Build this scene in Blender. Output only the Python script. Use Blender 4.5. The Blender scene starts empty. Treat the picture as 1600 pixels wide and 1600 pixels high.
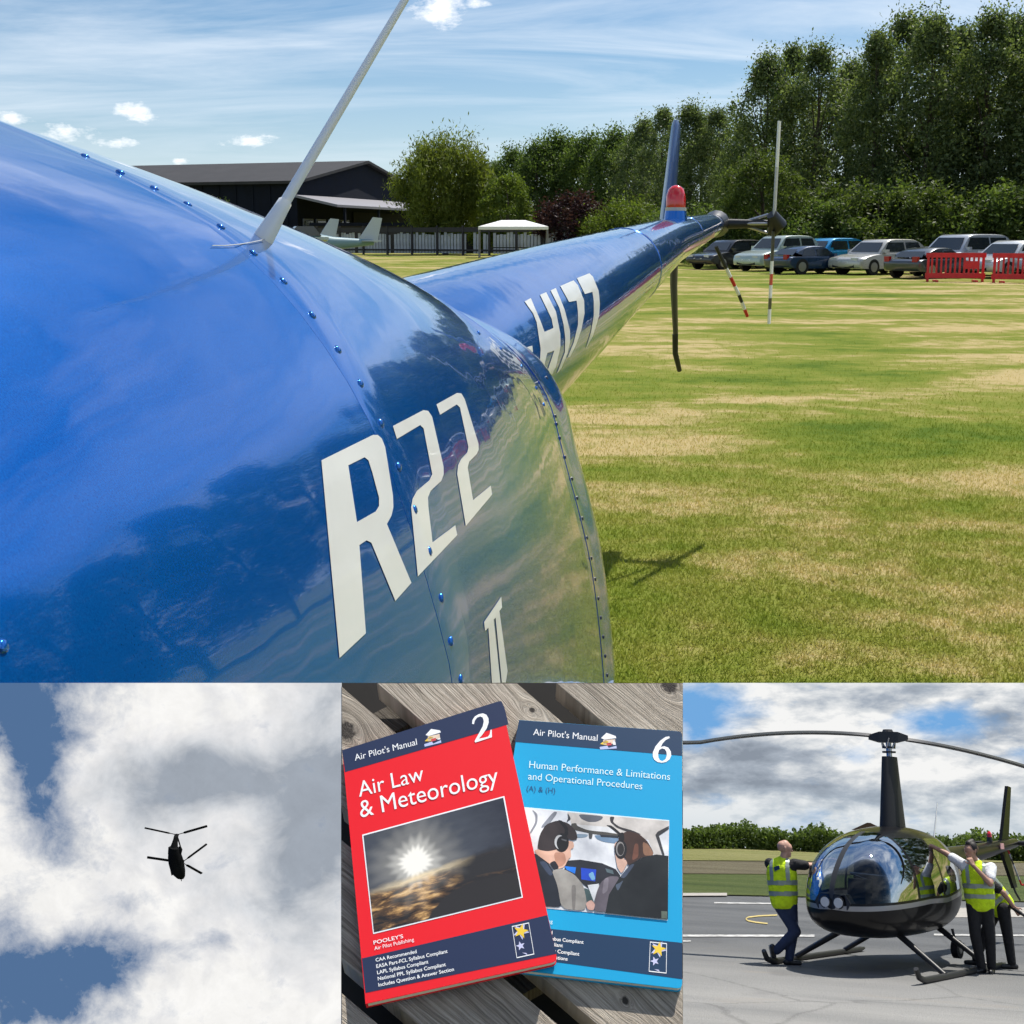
import bpy, bmesh, math, random
import numpy as np
from mathutils import Vector, Matrix
from mathutils.bvhtree import BVHTree
from mathutils.geometry import tessellate_polygon
R = math.radians
random.seed(7); RNG = np.random.default_rng(11)
SC = bpy.context.scene
COL = SC.collection
# ------------------------------------------------------------------ camera, sky, sun, exposure
S = 3.0                      # size of the air-display field relative to the dioramas
EYE = 1.55*S                 # eye height
FPX, AX, AY, HOR = 1800.0, 800.0, 660.0, 370.0
PITCH = math.atan((AY-HOR)/FPX)
cam = bpy.data.cameras.new('camera'); camo = bpy.data.objects.new('camera', cam); COL.objects.link(camo)
cam.sensor_width = 36; cam.lens = 36*FPX/1600; cam.shift_y = -(800-AY)/1600
cam.clip_start = 0.02; cam.clip_end = 6000
camo.location = (0, 0, EYE); camo.rotation_euler = (math.pi/2-PITCH, 0, 0)
SC.camera = camo
SUN = Vector((0.33, 0.50, 0.80)).normalized()
SUN_EL = math.asin(SUN.z); SUN_AZ = math.atan2(SUN.x, SUN.y)
sl = bpy.data.lights.new('sun', 'SUN'); sl.energy = 4.0; sl.angle = R(0.6); sl.color = (1, 0.95, 0.87)
so = bpy.data.objects.new('sun', sl); COL.objects.link(so); so.location = (20, 40, 60)
so.rotation_euler = SUN.to_track_quat('Z', 'Y').to_euler()
SC.view_settings.view_transform = 'Standard'; SC.view_settings.look = 'None'
SC.view_settings.exposure = 0.62; SC.view_settings.gamma = 1
SC.cycles.max_bounces = 5; SC.cycles.diffuse_bounces = 2; SC.cycles.glossy_bounces = 3; SC.cycles.transmission_bounces = 4; SC.cycles.transparent_max_bounces = 8; SC.cycles.use_adaptive_sampling = True; SC.cycles.adaptive_threshold = .025; SC.cycles.use_denoising = True; SC.cycles.caustics_reflective = False; SC.cycles.caustics_refractive = False

FW = Vector((0, math.cos(PITCH), -math.sin(PITCH))); UP = Vector((0, math.sin(PITCH), math.cos(PITCH))); RT = Vector((1, 0, 0))
EYEP = Vector((0, 0, EYE))
def ray(px, py): return FW + RT*((px-AX)/FPX) + UP*((AY-py)/FPX)
def at(px, py, d): return EYEP + ray(px, py)*d          # d = depth along the lens axis, in world units
def field(px, d):                                         # ground point of the field under picture column px, d metres (field metres) ahead
    return Vector(((px-AX)/FPX*d*S, d*S, 0))

# ------------------------------------------------------------------ node helpers
class NT:
    def __init__(s, tree): s.t = tree; s.n = tree.nodes; s.l = tree.links
    def add(s, typ, **kw):
        n = s.n.new(typ)
        for k, v in kw.items():
            if k.startswith('i_'):
                key = k[2:]
                key = int(key) if key.isdigit() else key.replace('_', ' ')
                s.put(n, key, v)
            else: setattr(n, k, v)
        return n
    def put(s, n, key, v):
        if isinstance(v, bpy.types.NodeSocket): s.l.new(v, n.inputs[key])
        else:
            if isinstance(v, (tuple, list)) and len(v) == 3 and n.inputs[key].type == 'RGBA': v = (*v, 1)
            n.inputs[key].default_value = v
    def math(s, op, a, b=None, c=None, clamp=False):
        n = s.n.new('ShaderNodeMath'); n.operation = op; n.use_clamp = clamp
        for i, v in enumerate((a, b, c)):
            if v is not None: s.put(n, i, v)
        return n.outputs[0]
    def vmath(s, op, a, b=None):
        n = s.n.new('ShaderNodeVectorMath'); n.operation = op
        s.put(n, 0, a)
        if b is not None: s.put(n, 1, b)
        return n.outputs['Value'] if op in ('DOT_PRODUCT', 'LENGTH', 'DISTANCE') else n.outputs[0]
    def noise(s, vec, scale, detail=4, rough=.55, dist=0.0):
        n = s.n.new('ShaderNodeTexNoise')
        if vec is not None: s.put(n, 'Vector', vec)
        n.inputs['Scale'].default_value = scale; n.inputs['Detail'].default_value = detail
        n.inputs['Roughness'].default_value = rough; n.inputs['Distortion'].default_value = dist
        return n.outputs['Fac']
    def ramp(s, fac, stops, interp='LINEAR'):
        n = s.n.new('ShaderNodeValToRGB'); n.color_ramp.interpolation = interp
        e = n.color_ramp.elements
        while len(e) < len(stops): e.new(0.5)
        for el, (p, c) in zip(e, stops):
            el.position = p
            if not isinstance(c, (tuple, list)): c = (c, c, c)
            el.color = (*c, 1)
        s.put(n, 'Fac', fac)
        return n.outputs['Color']
    def mix(s, f, a, b, mode='MIX'):
        n = s.n.new('ShaderNodeMix'); n.data_type = 'RGBA'; n.blend_type = mode
        s.put(n, 0, f); s.put(n, 6, a if isinstance(a, bpy.types.NodeSocket) else (*a, 1)); s.put(n, 7, b if isinstance(b, bpy.types.NodeSocket) else (*b, 1))
        return n.outputs[2]
    def sep(s, vec):
        n = s.n.new('ShaderNodeSeparateXYZ'); s.put(n, 0, vec); return n.outputs
    def comb(s, x, y, z):
        n = s.n.new('ShaderNodeCombineXYZ'); s.put(n, 0, x); s.put(n, 1, y); s.put(n, 2, z); return n.outputs[0]
    def coord(s, which): return s.n.new('ShaderNodeTexCoord').outputs[which]
    def map(s, vec, scale=(1,1,1), rot=(0,0,0), loc=(0,0,0)):
        n = s.n.new('ShaderNodeMapping'); s.put(n, 'Vector', vec); n.inputs['Scale'].default_value = scale; n.inputs['Rotation'].default_value = rot; n.inputs['Location'].default_value = loc
        return n.outputs[0]
    def bump(s, h, strength=.3, dist=.02):
        n = s.n.new('ShaderNodeBump'); s.put(n, 'Height', h); n.inputs['Strength'].default_value = strength; n.inputs['Distance'].default_value = dist
        return n.outputs[0]

MATS = {}
def newmat(name):
    m = bpy.data.materials.new(name); m.use_nodes = True; m.node_tree.nodes.clear()
    t = NT(m.node_tree); out = t.add('ShaderNodeOutputMaterial'); MATS[name] = m
    return m, t, out
def pmat(name, col, rough=.5, metal=0.0, coat=0.0, coat_rough=.03, vary=0.0, vscale=8, spec=.5, bump=0.0, bscale=40, bdist=.01, trans=0.0):
    m, t, out = newmat(name)
    b = t.add('ShaderNodeBsdfPrincipled'); b.inputs['Base Color'].default_value = (*col, 1)
    b.inputs['Roughness'].default_value = rough; b.inputs['Metallic'].default_value = metal
    b.inputs['Coat Weight'].default_value = coat; b.inputs['Coat Roughness'].default_value = coat_rough
    b.inputs['Specular IOR Level'].default_value = spec
    oc = t.coord('Object')
    if vary:
        f = t.noise(oc, vscale, 5)
        lo = tuple(max(0, c*(1-vary)) for c in col); hi = tuple(min(1, c*(1+vary)) for c in col)
        t.put(b, 'Base Color', t.ramp(f, [(.3, lo), (.7, hi)]))
        t.put(b, 'Roughness', t.math('MULTIPLY_ADD', f, .2, max(0.0, rough-.1)))
    if bump: t.put(b, 'Normal', t.bump(t.noise(oc, bscale, 4), bump, bdist))
    t.l.new(b.outputs[0], out.inputs[0])
    return m

# ------------------------------------------------------------------ world: clear summer sky with high streaky cloud
w = bpy.data.worlds.new('World'); SC.world = w; w.use_nodes = True
t = NT(w.node_tree); w.node_tree.nodes.clear()
out = t.add('ShaderNodeOutputWorld')
sky = t.add('ShaderNodeTexSky', sky_type='NISHITA'); sky.sun_disc = False; sky.sun_elevation = SUN_EL; sky.sun_rotation = SUN_AZ
sky.air_density = 1.0; sky.dust_density = .25; sky.ozone_density = 3.0
d = t.coord('Generated'); dx, dy, dz = t.sep(d)
den = t.math('MAXIMUM', t.math('ADD', dz, .10), .04)
pl = t.comb(t.math('DIVIDE', dx, den), t.math('DIVIDE', dy, den), 0.0)
n1 = t.noise(t.map(pl, (.55, 1.5, 1), (0, 0, R(-14))), 1.0, 8, .62, .6)
n2 = t.noise(t.map(pl, (.16, .3, 1), (0, 0, R(20)), (3.1, 1.7, 0)), 1.0, 3, .5)
cir = t.math('MULTIPLY', t.ramp(n1, [(.38, 0.0), (.64, 1.0)]), t.ramp(n2, [(.30, .25), (.52, 1.0)]))
cir = t.math('MULTIPLY', cir, t.ramp(dz, [(.0, .75), (.12, 1.0), (.6, .8)]))
# a few small fair-weather cumulus
fz = t.noise(t.map(d, (1, 1, 2.2)), 30, 8, .66)
cum = None
for (px, py, rx, ry) in ((688, 12, 52, 22), (745, 6, 26, 8), (16, 183, 30, 10), (105, 206, 46, 11), (208, 175, 30, 11), (176, 222, 26, 7), (402, 222, 44, 10), (282, 250, 18, 7), (-260, 140, 90, 34), (1900, 120, 90, 30), (2300, 40, 150, 50), (-700, 60, 160, 60)):
    c = ray(px, py).normalized()
    e1 = Vector((c.y, -c.x, 0)).normalized(); e2 = e1.cross(c)
    a = t.math('DIVIDE', t.vmath('DOT_PRODUCT', d, tuple(e1)), rx/FPX); b = t.math('DIVIDE', t.vmath('DOT_PRODUCT', d, tuple(e2)), ry/FPX)
    rr = t.math('SQRT', t.math('ADD', t.math('MULTIPLY', a, a), t.math('MULTIPLY', b, b)))
    front = t.math('GREATER_THAN', t.vmath('DOT_PRODUCT', d, tuple(c)), .5)
    v = t.math('MULTIPLY', t.math('ADD', t.math('SUBTRACT', 1.0, rr), t.math('MULTIPLY', t.math('SUBTRACT', fz, .5), 4.6)), front)
    cum = v if cum is None else t.math('MAXIMUM', cum, v)
cumm = t.ramp(cum, [(.0, 0.0), (1.0, .9)])
skyc = t.add('ShaderNodeHueSaturation', i_Saturation=1.35, i_Value=1.0); t.put(skyc, 'Color', sky.outputs[0])
hz = t.mix(t.ramp(dz, [(.0, .60), (.09, .34), (.24, .0)]), skyc.outputs[0], (7.6, 9.4, 11.4))
c1 = t.mix(t.math('MULTIPLY', cir, .72), hz, (10.5, 11.4, 12.4))
n3 = t.noise(t.map(pl, (.9, 1.2, 1), (0, 0, .4), (2, 5, 0)), 1.0, 9, .62, .3)
brk = t.math('MULTIPLY', t.ramp(n3, [(.50, 0.0), (.62, 1.0)]), t.ramp(dz, [(.30, 0.0), (.42, 1.0)]))   # broken fair-weather cloud overhead
c1 = t.mix(t.math('MULTIPLY', brk, .6), c1, (14, 14.2, 14.6))
c2 = t.mix(cumm, c1, (14.5, 14.5, 14.5))
bg = t.add('ShaderNodeBackground', i_Strength=.058); t.put(bg, 'Color', c2)
t.l.new(bg.outputs[0], out.inputs[0])

# ------------------------------------------------------------------ object helpers
BASE = {}
def props(o, label=None, cat=None, group=None, kind=None):
    if label: o['label'] = label
    if cat: o['category'] = cat
    if group: o['group'] = group
    if kind: o['kind'] = kind
    return o
def thing(name, loc, label, cat, group=None):
    o = bpy.data.objects.new(name, None); COL.objects.link(o); o.location = loc; o.empty_display_size = .1
    BASE[o.name] = Vector(loc)
    return props(o, label, cat, group)
def mk(name, vs, fs, mat, parent=None, smooth=False, origin=None, uv=None):
    """mesh object from world-space vertices; a child keeps its parent's base as origin"""
    if parent is not None: org = BASE[parent.name]
    else: org = Vector(origin) if origin is not None else Vector((0, 0, 0))
    va = np.asarray([tuple(v) for v in vs], dtype=np.float64).reshape(-1, 3) - np.array(org)
    me = bpy.data.meshes.new(name); me.from_pydata(va.tolist(), [], [list(f) for f in fs]); me.validate()
    if uv is not None:
        l = me.uv_layers.new(name='uv')
        for lp in me.loops: l.data[lp.index].uv = uv[lp.vertex_index]
    if smooth: me.polygons.foreach_set('use_smooth', [True]*len(me.polygons))
    if mat is not None: me.materials.append(MATS[mat] if isinstance(mat, str) else mat)
    me.update()
    o = bpy.data.objects.new(name, me); COL.objects.link(o)
    if parent is not None: o.parent = parent; BASE[o.name] = org*1.0; o.location = (0, 0, 0)
    else: o.location = org; BASE[o.name] = org*1.0
    return o
def sharp(o, ang=35):
    for p in o.data.polygons: p.use_smooth = True
    o.data.set_sharp_from_angle(angle=R(ang)); return o
class MB:
    def __init__(s): s.v = []; s.f = []
    def raw(s, vs, fs):
        k = len(s.v); s.v += [Vector(v) for v in vs]; s.f += [[i+k for i in f] for f in fs]; return s
    def box(s, lo, hi, fn=None):
        x0, y0, z0 = lo; x1, y1, z1 = hi
        vs = [Vector(p) for p in ((x0,y0,z0),(x1,y0,z0),(x1,y1,z0),(x0,y1,z0),(x0,y0,z1),(x1,y0,z1),(x1,y1,z1),(x0,y1,z1))]
        if fn: vs = [fn(v) for v in vs]
        return s.raw(vs, [(0,3,2,1),(4,5,6,7),(0,1,5,4),(1,2,6,5),(2,3,7,6),(3,0,4,7)])
    def rings(s, rings, cap0=True, cap1=True):
        n = len(rings[0]); vs = [p for r in rings for p in r]; fs = []
        for i in range(len(rings)-1):
            for j in range(n):
                k = (j+1) % n; fs.append((i*n+j, i*n+k, (i+1)*n+k, (i+1)*n+j))
        if cap0: fs.append(tuple(reversed(range(n))))
        if cap1: fs.append(tuple((len(rings)-1)*n+j for j in range(n)))
        return s.raw(vs, fs)
    def tube(s, pts, rad, n=10, cap=True):
        pts = [Vector(p) for p in pts]; rad = rad if isinstance(rad, (list, tuple)) else [rad]*len(pts)
        rings = []; prev = None
        for i, p in enumerate(pts):
            d = (pts[min(i+1, len(pts)-1)]-pts[max(i-1, 0)]).normalized()
            if prev is None:
                a = d.orthogonal().normalized()
            else:
                a = (prev - d*prev.dot(d)).normalized()
            prev = a; b = d.cross(a)
            rings.append([p+(a*math.cos(2*math.pi*k/n)+b*math.sin(2*math.pi*k/n))*rad[i] for k in range(n)])
        return s.rings(rings, cap, cap)
    def sphere(s, c, r, nu=12, nv=8, sc=(1,1,1)):
        c = Vector(c); vs = [c+Vector((0,0,r*sc[2]))]
        for i in range(1, nv):
            th = math.pi*i/nv
            for j in range(nu):
                ph = 2*math.pi*j/nu; vs.append(c+Vector((r*sc[0]*math.sin(th)*math.cos(ph), r*sc[1]*math.sin(th)*math.sin(ph), r*sc[2]*math.cos(th))))
        vs.append(c-Vector((0,0,r*sc[2]))); fs = []
        for j in range(nu): fs.append((0, 1+j, 1+(j+1)%nu))
        for i in range(nv-2):
            for j in range(nu):
                a = 1+i*nu+j; b = 1+i*nu+(j+1)%nu; fs.append((a, a+nu, b+nu, b))
        e = len(vs)-1
        for j in range(nu): fs.append((e, 1+(nv-2)*nu+(j+1)%nu, 1+(nv-2)*nu+j))
        return s.raw(vs, fs)
    def prism(s, poly, h0, h1, fn):
        """polygon (2-D list) extruded between h0 and h1; fn(x, y, h) gives the world point"""
        n = len(poly); vs = [fn(x, y, h0) for x, y in poly]+[fn(x, y, h1) for x, y in poly]
        fs = [tuple(range(n, 2*n)), tuple(reversed(range(n)))]
        for i in range(n): j = (i+1) % n; fs.append((i, j, j+n, i+n))
        return s.raw(vs, fs)
    def map(s, fn): s.v = [fn(v) for v in s.v]; return s
    def ob(s, name, mat, parent=None, smooth=False, origin=None): 
        o = mk(name, s.v, s.f, mat, parent, False, origin)
        if smooth: sharp(o, 40)
        return o
def tri_poly(loops):
    """triangles of a 2-D polygon with holes -> verts, faces"""
    flat = [p for l in loops for p in l]
    tr = tessellate_polygon([[Vector((x, y, 0)) for x, y in l] for l in loops])
    return flat, [tuple(q) for q in tr]
def text_mesh(body, bold=0.0, spacing=1.0):
    cu = bpy.data.curves.new('t', 'FONT'); cu.body = body; cu.size = 1; cu.offset = bold; cu.space_character = spacing; cu.resolution_u = 4
    o = bpy.data.objects.new('t', cu); COL.objects.link(o)
    dg = bpy.context.evaluated_depsgraph_get(); me = bpy.data.meshes.new_from_object(o.evaluated_get(dg))
    vs = [(v.co.x, v.co.y) for v in me.vertices]; fs = [tuple(p.vertices) for p in me.polygons]
    bpy.data.objects.remove(o); bpy.data.curves.remove(cu); bpy.data.meshes.remove(me)
    return vs, fs
def copy_tree(o, parent=None):
    c = o.copy(); COL.objects.link(c)
    if parent is not None: c.parent = parent
    for ch in o.children: copy_tree(ch, c)
    return c

# ------------------------------------------------------------------ materials
def leafmat(name, lo, hi, spec=.4):
    m, t, out = newmat(name)
    geo = t.add('ShaderNodeNewGeometry')
    rnd = geo.outputs['Random Per Island']
    big = t.noise(t.coord('Object'), .30, 2)
    f = t.math('ADD', t.math('MULTIPLY', rnd, .45), t.math('MULTIPLY', big, .55))
    col = t.ramp(f, [(.25, lo), (.72, hi)])
    b = t.add('ShaderNodeBsdfPrincipled', i_Roughness=.6); t.put(b, 'Base Color', col); b.inputs['Specular IOR Level'].default_value = spec*.5
    tr = t.add('ShaderNodeBsdfTranslucent'); t.put(tr, 'Color', t.mix(1.0, col, (1.2, 1.25, .6), 'MULTIPLY'))
    mx = t.add('ShaderNodeMixShader', i_0=.42); t.l.new(b.outputs[0], mx.inputs[1]); t.l.new(tr.outputs[0], mx.inputs[2])
    t.l.new(mx.outputs[0], out.inputs[0]); return m
leafmat('poplar_leaf', (.026, .054, .013), (.205, .255, .110), .7)
leafmat('dark_leaf', (.030, .060, .014), (.150, .210, .060))
leafmat('willow_leaf', (.075, .105, .016), (.19, .225, .050))
leafmat('bright_leaf', (.060, .098, .014), (.165, .215, .045))
leafmat('olive_leaf', (.042, .070, .014), (.125, .165, .045))
leafmat('purple_leaf', (.020, .010, .014), (.060, .026, .034))
pmat('bark', (.085, .065, .048), .9, vary=.4, vscale=3, bump=.5, bscale=6, bdist=.05)

def grassmat(name, blade=False, k=1.0, sub=False):
    m, t, out = newmat(name)
    if blade: pos = t.add('ShaderNodeNewGeometry').outputs['Position']
    else: pos = t.coord('Object')
    p2 = t.map(pos, (k/S, k/S, 0.0))
    a = t.noise(t.map(p2, (.45, 1.0, 1), (0, 0, R(10))), .62, 4, .62, .6)      # mown streaks of dry clippings
    b = t.noise(p2, .16, 3)
    c = t.noise(p2, 3.2, 4, .65)
    e = t.noise(p2, 34, 3, .7)
    f = t.math('ADD', t.math('ADD', t.math('MULTIPLY', a, 1.15), t.math('MULTIPLY', b, .6)), t.math('ADD', t.math('MULTIPLY', c, .45), t.math('MULTIPLY', e, .16)))
    f = t.math('MULTIPLY_ADD', f, 1.25, -.80)
    if sub: stops = [(.45, (.050, .080, .018)), (.75, (.150, .160, .055)), (.95, (.19, .175, .085))]
    else: stops = [(.34, (.076, .126, .015)), (.54, (.142, .180, .026)), (.70, (.205, .212, .046)), (.86, (.40, .32, .155))]
    col = t.ramp(f, stops)
    bs = t.add('ShaderNodeBsdfPrincipled', i_Roughness=.95); bs.inputs['Specular IOR Level'].default_value = .04
    if blade:
        rnd = t.add('ShaderNodeNewGeometry').outputs['Random Per Island']
        col = t.mix(t.math('MULTIPLY', rnd, .35), col, (.16, .21, .03))
        tr = t.add('ShaderNodeBsdfTranslucent'); col = t.mix(1.0, col, (1.55, 1.5, 1.2), 'MULTIPLY'); t.put(tr, 'Color', col); t.put(bs, 'Base Color', col)
        mx = t.add('ShaderNodeMixShader', i_0=.35); t.l.new(bs.outputs[0], mx.inputs[1]); t.l.new(tr.outputs[0], mx.inputs[2]); t.l.new(mx.outputs[0], out.inputs[0])
    else:
        t.put(bs, 'Base Color', col)
        t.put(bs, 'Normal', t.bump(t.math('ADD', e, t.math('MULTIPLY', c, .6)), .4, .08*S/k))
        t.l.new(bs.outputs[0], out.inputs[0])
    return m
grassmat('field_grass'); grassmat('grass_blade', True)

def paintmat():
    m, t, out = newmat('blue_paint')
    oc = t.coord('Object')
    fl = t.noise(oc, 420, 2, .7); big = t.noise(oc, 1.2, 3)
    col = t.ramp(t.math('ADD', t.math('MULTIPLY', fl, .6), t.math('MULTIPLY', big, .4)), [(.35, (.001, .090, .40)), (.66, (.002, .170, .62))])
    dust = t.ramp(t.noise(oc, 60, 2, .8), [(.70, 0.0), (.80, 1.0)])
    col = t.mix(t.math('MULTIPLY', dust, .05), col, (.35, .45, .6))
    b = t.add('ShaderNodeBsdfPrincipled', i_Roughness=.17, i_Metallic=.62); t.put(b, 'Base Color', col)
    b.inputs['Coat Weight'].default_value = 1.0; b.inputs['Coat Roughness'].default_value = .025; b.inputs['Coat IOR'].default_value = 1.5; b.inputs['Specular IOR Level'].default_value = .2
    wav = t.bump(t.noise(oc, 3.2, 2, .5), .05, .05); t.put(b, 'Normal', wav); t.put(b, 'Coat Normal', wav)
    t.l.new(b.outputs[0], out.inputs[0])
paintmat()
pmat('navy_paint', (.012, .045, .170), .3, coat=.8)
pmat('decal_white', (.60, .61, .585), .35, coat=.4, vary=.03)
pmat('antenna_white', (.80, .81, .80), .3, coat=.4)
pmat('black_metal', (.015, .016, .018), .4, vary=.3)
pmat('steel', (.45, .46, .48), .3, metal=.9)
pmat('red_lens', (.75, .01, .015), .12, coat=1, vary=.25, vscale=4)
pmat('grey_base', (.5, .5, .5), .5)
pmat('red_paint', (.55, .02, .02), .4)
pmat('white_paint', (.78, .78, .76), .45, vary=.05)
pmat('pink_label', (.75, .42, .40), .5)
# ================================================================== THE FIELD
def ground_sheet():
    L = 2400*1.0
    xs = [-L, -300, -120, -40, -12, 0, 12, 40, 120, 300, L]; ys = [-L, -300, -60, 0, 12, 30, 60, 120, 300, 800, L]
    vs = [(x, y, 0) for y in ys for x in xs]; n = len(xs)
    fs = [(j*n+i, j*n+i+1, (j+1)*n+i+1, (j+1)*n+i) for j in range(len(ys)-1) for i in range(n-1)]
    return props(mk('ground', vs, fs, 'field_grass'), kind='structure')
ground_sheet()
def grass_blades():
    n = 110000
    d = 2.6+RNG.gamma(2.2, 1.7, n); px = 860+RNG.random(n)*800
    x = (px-AX)/FPX*d; h = (.010+.026*RNG.random(n)**2)*(.8+.02*d); a = RNG.random(n)*6.283; wd = (.0016+.0018*RNG.random(n))*(.8+.04*d)
    lean = RNG.normal(0, .5, (n, 2))*h[:, None]
    v = np.zeros((n, 3, 3))
    v[:, 0, 0] = x-np.cos(a)*wd; v[:, 0, 1] = d-np.sin(a)*wd
    v[:, 1, 0] = x+np.cos(a)*wd; v[:, 1, 1] = d+np.sin(a)*wd
    v[:, 2, 0] = x+lean[:, 0]; v[:, 2, 1] = d+lean[:, 1]; v[:, 2, 2] = h
    v *= S
    me = bpy.data.meshes.new('grass'); me.vertices.add(3*n); me.loops.add(3*n); me.polygons.add(n)
    me.vertices.foreach_set('co', v.ravel()); me.loops.foreach_set('vertex_index', np.arange(3*n)); me.polygons.foreach_set('loop_start', np.arange(0, 3*n, 3)); me.polygons.foreach_set('loop_total', np.full(n, 3))
    me.update(); me.materials.append(MATS['grass_blade'])
    o = bpy.data.objects.new('grass', me); COL.objects.link(o)
    props(o, 'short mown grass with dry clippings on the field', 'grass', kind='stuff')
grass_blades()

# ------------------------------------------------------------------ blue helicopter
HA = Vector((.275, .961, 0)).normalized(); HN = Vector((HA.y, -HA.x, 0)); D0 = .69
def H(s, w_, z): return (HA*s+HN*(w_-D0)+Vector((0, 0, z)))*S+EYEP
def plane_hit(px, py, s0):
    r = ray(px, py); k = s0/(r.dot(HA)); p = r*k
    return p.dot(HN)+D0, p.z
def interp(xs, ys, x): return float(np.interp(x, xs, ys))
SEAM = [(130,245),(185,270),(238,295),(290,320),(342,355),(393,396),(440,440),(485,493),(525,547),(560,600),(592,662),(620,730),(645,797),(668,862),(687,935),(702,1003),(717,1062)]
RIM = [(740,510),(775,528),(810,555),(840,590),(860,625),(870,660),(885,720),(905,800),(925,880),(938,960),(945,1040)]
S1, S2 = .62, 1.55
def catmull(P, n):
    P = [np.array(p, float) for p in P]; P = [2*P[0]-P[1]]+P+[2*P[-1]-P[-2]]; out = []
    for i in range(1, len(P)-2):
        for k in range(8):
            t_ = k/8; a, b, c, d_ = P[i-1], P[i], P[i+1], P[i+2]
            out.append(.5*((2*b)+(-a+c)*t_+(2*a-5*b+4*c-d_)*t_**2+(-a+3*b-3*c+d_)*t_**3))
    out.append(P[-2]); out = np.array(out)
    L = np.r_[0, np.cumsum(np.linalg.norm(np.diff(out, axis=0), axis=1))]; u = np.linspace(0, L[-1], n)
    return np.stack([np.interp(u, L, out[:, k]) for k in range(out.shape[1])], 1)
def full_section(top, mid, low, n=64):
    return catmull(top+mid+low, n)
m1 = [plane_hit(*p, S1) for p in SEAM[::2]]; m2 = [plane_hit(*p, S2) for p in RIM[::2]]
a0 = m1[0]
sec1 = full_section([(0, a0[1]+.062), (a0[0]*.45, a0[1]+.045)], m1, [(m1[-1][0]+.008, -.36), (m1[-1][0]+.004, -.5), (.455, -.64), (.38, -.75), (.2, -.81), (0, -.82)])
b0 = m2[0]
sec2 = full_section([(0, b0[1]+.05), (b0[0]*.5, b0[1]+.035)], m2, [(m2[-1][0]+.002, -.68), (.36, -.77), (.27, -.84), (.12, -.87), (0, -.875)])
def sec_at(s):
    if s <= S1:
        k = (S1-s); o = sec1.copy(); o[:, 0] *= 1+.05*k; o[:, 1] += .05*k*(o[:, 1] > -.3) ; return o
    f = (s-S1)/(S2-S1); e = f + .10*math.sin(math.pi*f)*-1
    return sec1*(1-e)+sec2*e
def ring_pts(sec, s):
    L = [H(s, w_, z) for w_, z in sec]
    Rr = [H(s, -w_, z) for w_, z in sec[::-1][1:-1]]
    return L+Rr
heli = thing('blue_helicopter', H(.6, 0, -1.55), 'glossy metallic blue helicopter with white lettering on its cowling, tail boom stretching over the grass', 'helicopter')
def loft(name, ss, mat, scale=None, cap0=False, cap1=False):
    b = MB(); rings = []
    for i, s_ in enumerate(ss):
        sec = sec_at(min(s_, S2)) if scale is None else scale[i]
        rings.append(ring_pts(sec, s_))
    b.rings(rings, cap0, cap1); return b
def scaled(sec, k, grow=0.0, zc=-.4):
    o = sec.copy(); o[:, 0] = o[:, 0]*k+grow*np.sign(o[:, 0]); o[:, 1] = (o[:, 1]-zc)*k+zc; return o
fb = loft('f', np.linspace(-1.1, S1, 20), None)
front = fb.ob('side_panel', 'blue_paint', heli, True)
# the rear cowl laps over the side panel with a thin edge
ss = [S1-.012, S1-.012]+list(np.linspace(S1, S2-.035, 26))
scl = [sec_at(S1), scaled(sec_at(S1), 1.0012)]+[scaled(sec_at(s_), 1.0012) for s_ in ss[2:]]
rb = loft('r', ss, None, scl); cowl = rb.ob('rear_cowling', 'blue_paint', heli, True)
bs = [S2-.045, S2-.045, S2-.02, S2+.02, S2+.05, S2+.08, S2+.10, S2+.115, S2+.12, S2+.115, S2+.04]
bk = [.998, 1.003, 1.004, 1.004, 1.000, .990, .977, .955, .93, .90, .5]
band = loft('b', bs, None, [scaled(sec_at(min(s_, S2)), k) for s_, k in zip(bs, bk)], cap1=True)
bandv = band; rimband = band.ob('rim_band', 'blue_paint', heli, True)
BV = BVHTree.FromPolygons(fb.v+rb.v+band.v, fb.f+[[i+len(fb.v) for i in f] for f in rb.f]+[[i+len(fb.v)+len(rb.v) for i in f] for f in band.f])
# tail boom
BS = [1.3, 2.84, 4.64, 6.2, 6.45]; BC = [-.30, -.172, -.024, .056, .066]; BR = [.205, .160, .095, .062, .050]
def boom_c(s): return interp(BS, BC, s), interp(BS, BR, s)
bb = MB(); rings = []
for s_ in np.linspace(1.3, 6.45, 40):
    c, r_ = boom_c(s_); rings.append([H(s_, r_*math.cos(a), c+r_*math.sin(a)) for a in np.linspace(0, 2*math.pi, 40, endpoint=False)])
bb.rings(rings); boom = bb.ob('tail_boom', 'blue_paint', heli, True)
for s_ in (3.7, 5.2):
    c, r_ = boom_c(s_); rg = []
    for ds, k in ((-.012, 1.0), (-.010, 1.012), (.010, 1.012), (.012, 1.0)):
        rg.append([H(s_+ds, r_*k*math.cos(a), c+r_*k*math.sin(a)) for a in np.linspace(0, 2*math.pi, 40, endpoint=False)])
    MB().rings(rg, False, False).ob('joint_ring', 'blue_paint', boom, True)
BVB = BVHTree.FromPolygons(bb.v, bb.f)
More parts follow.
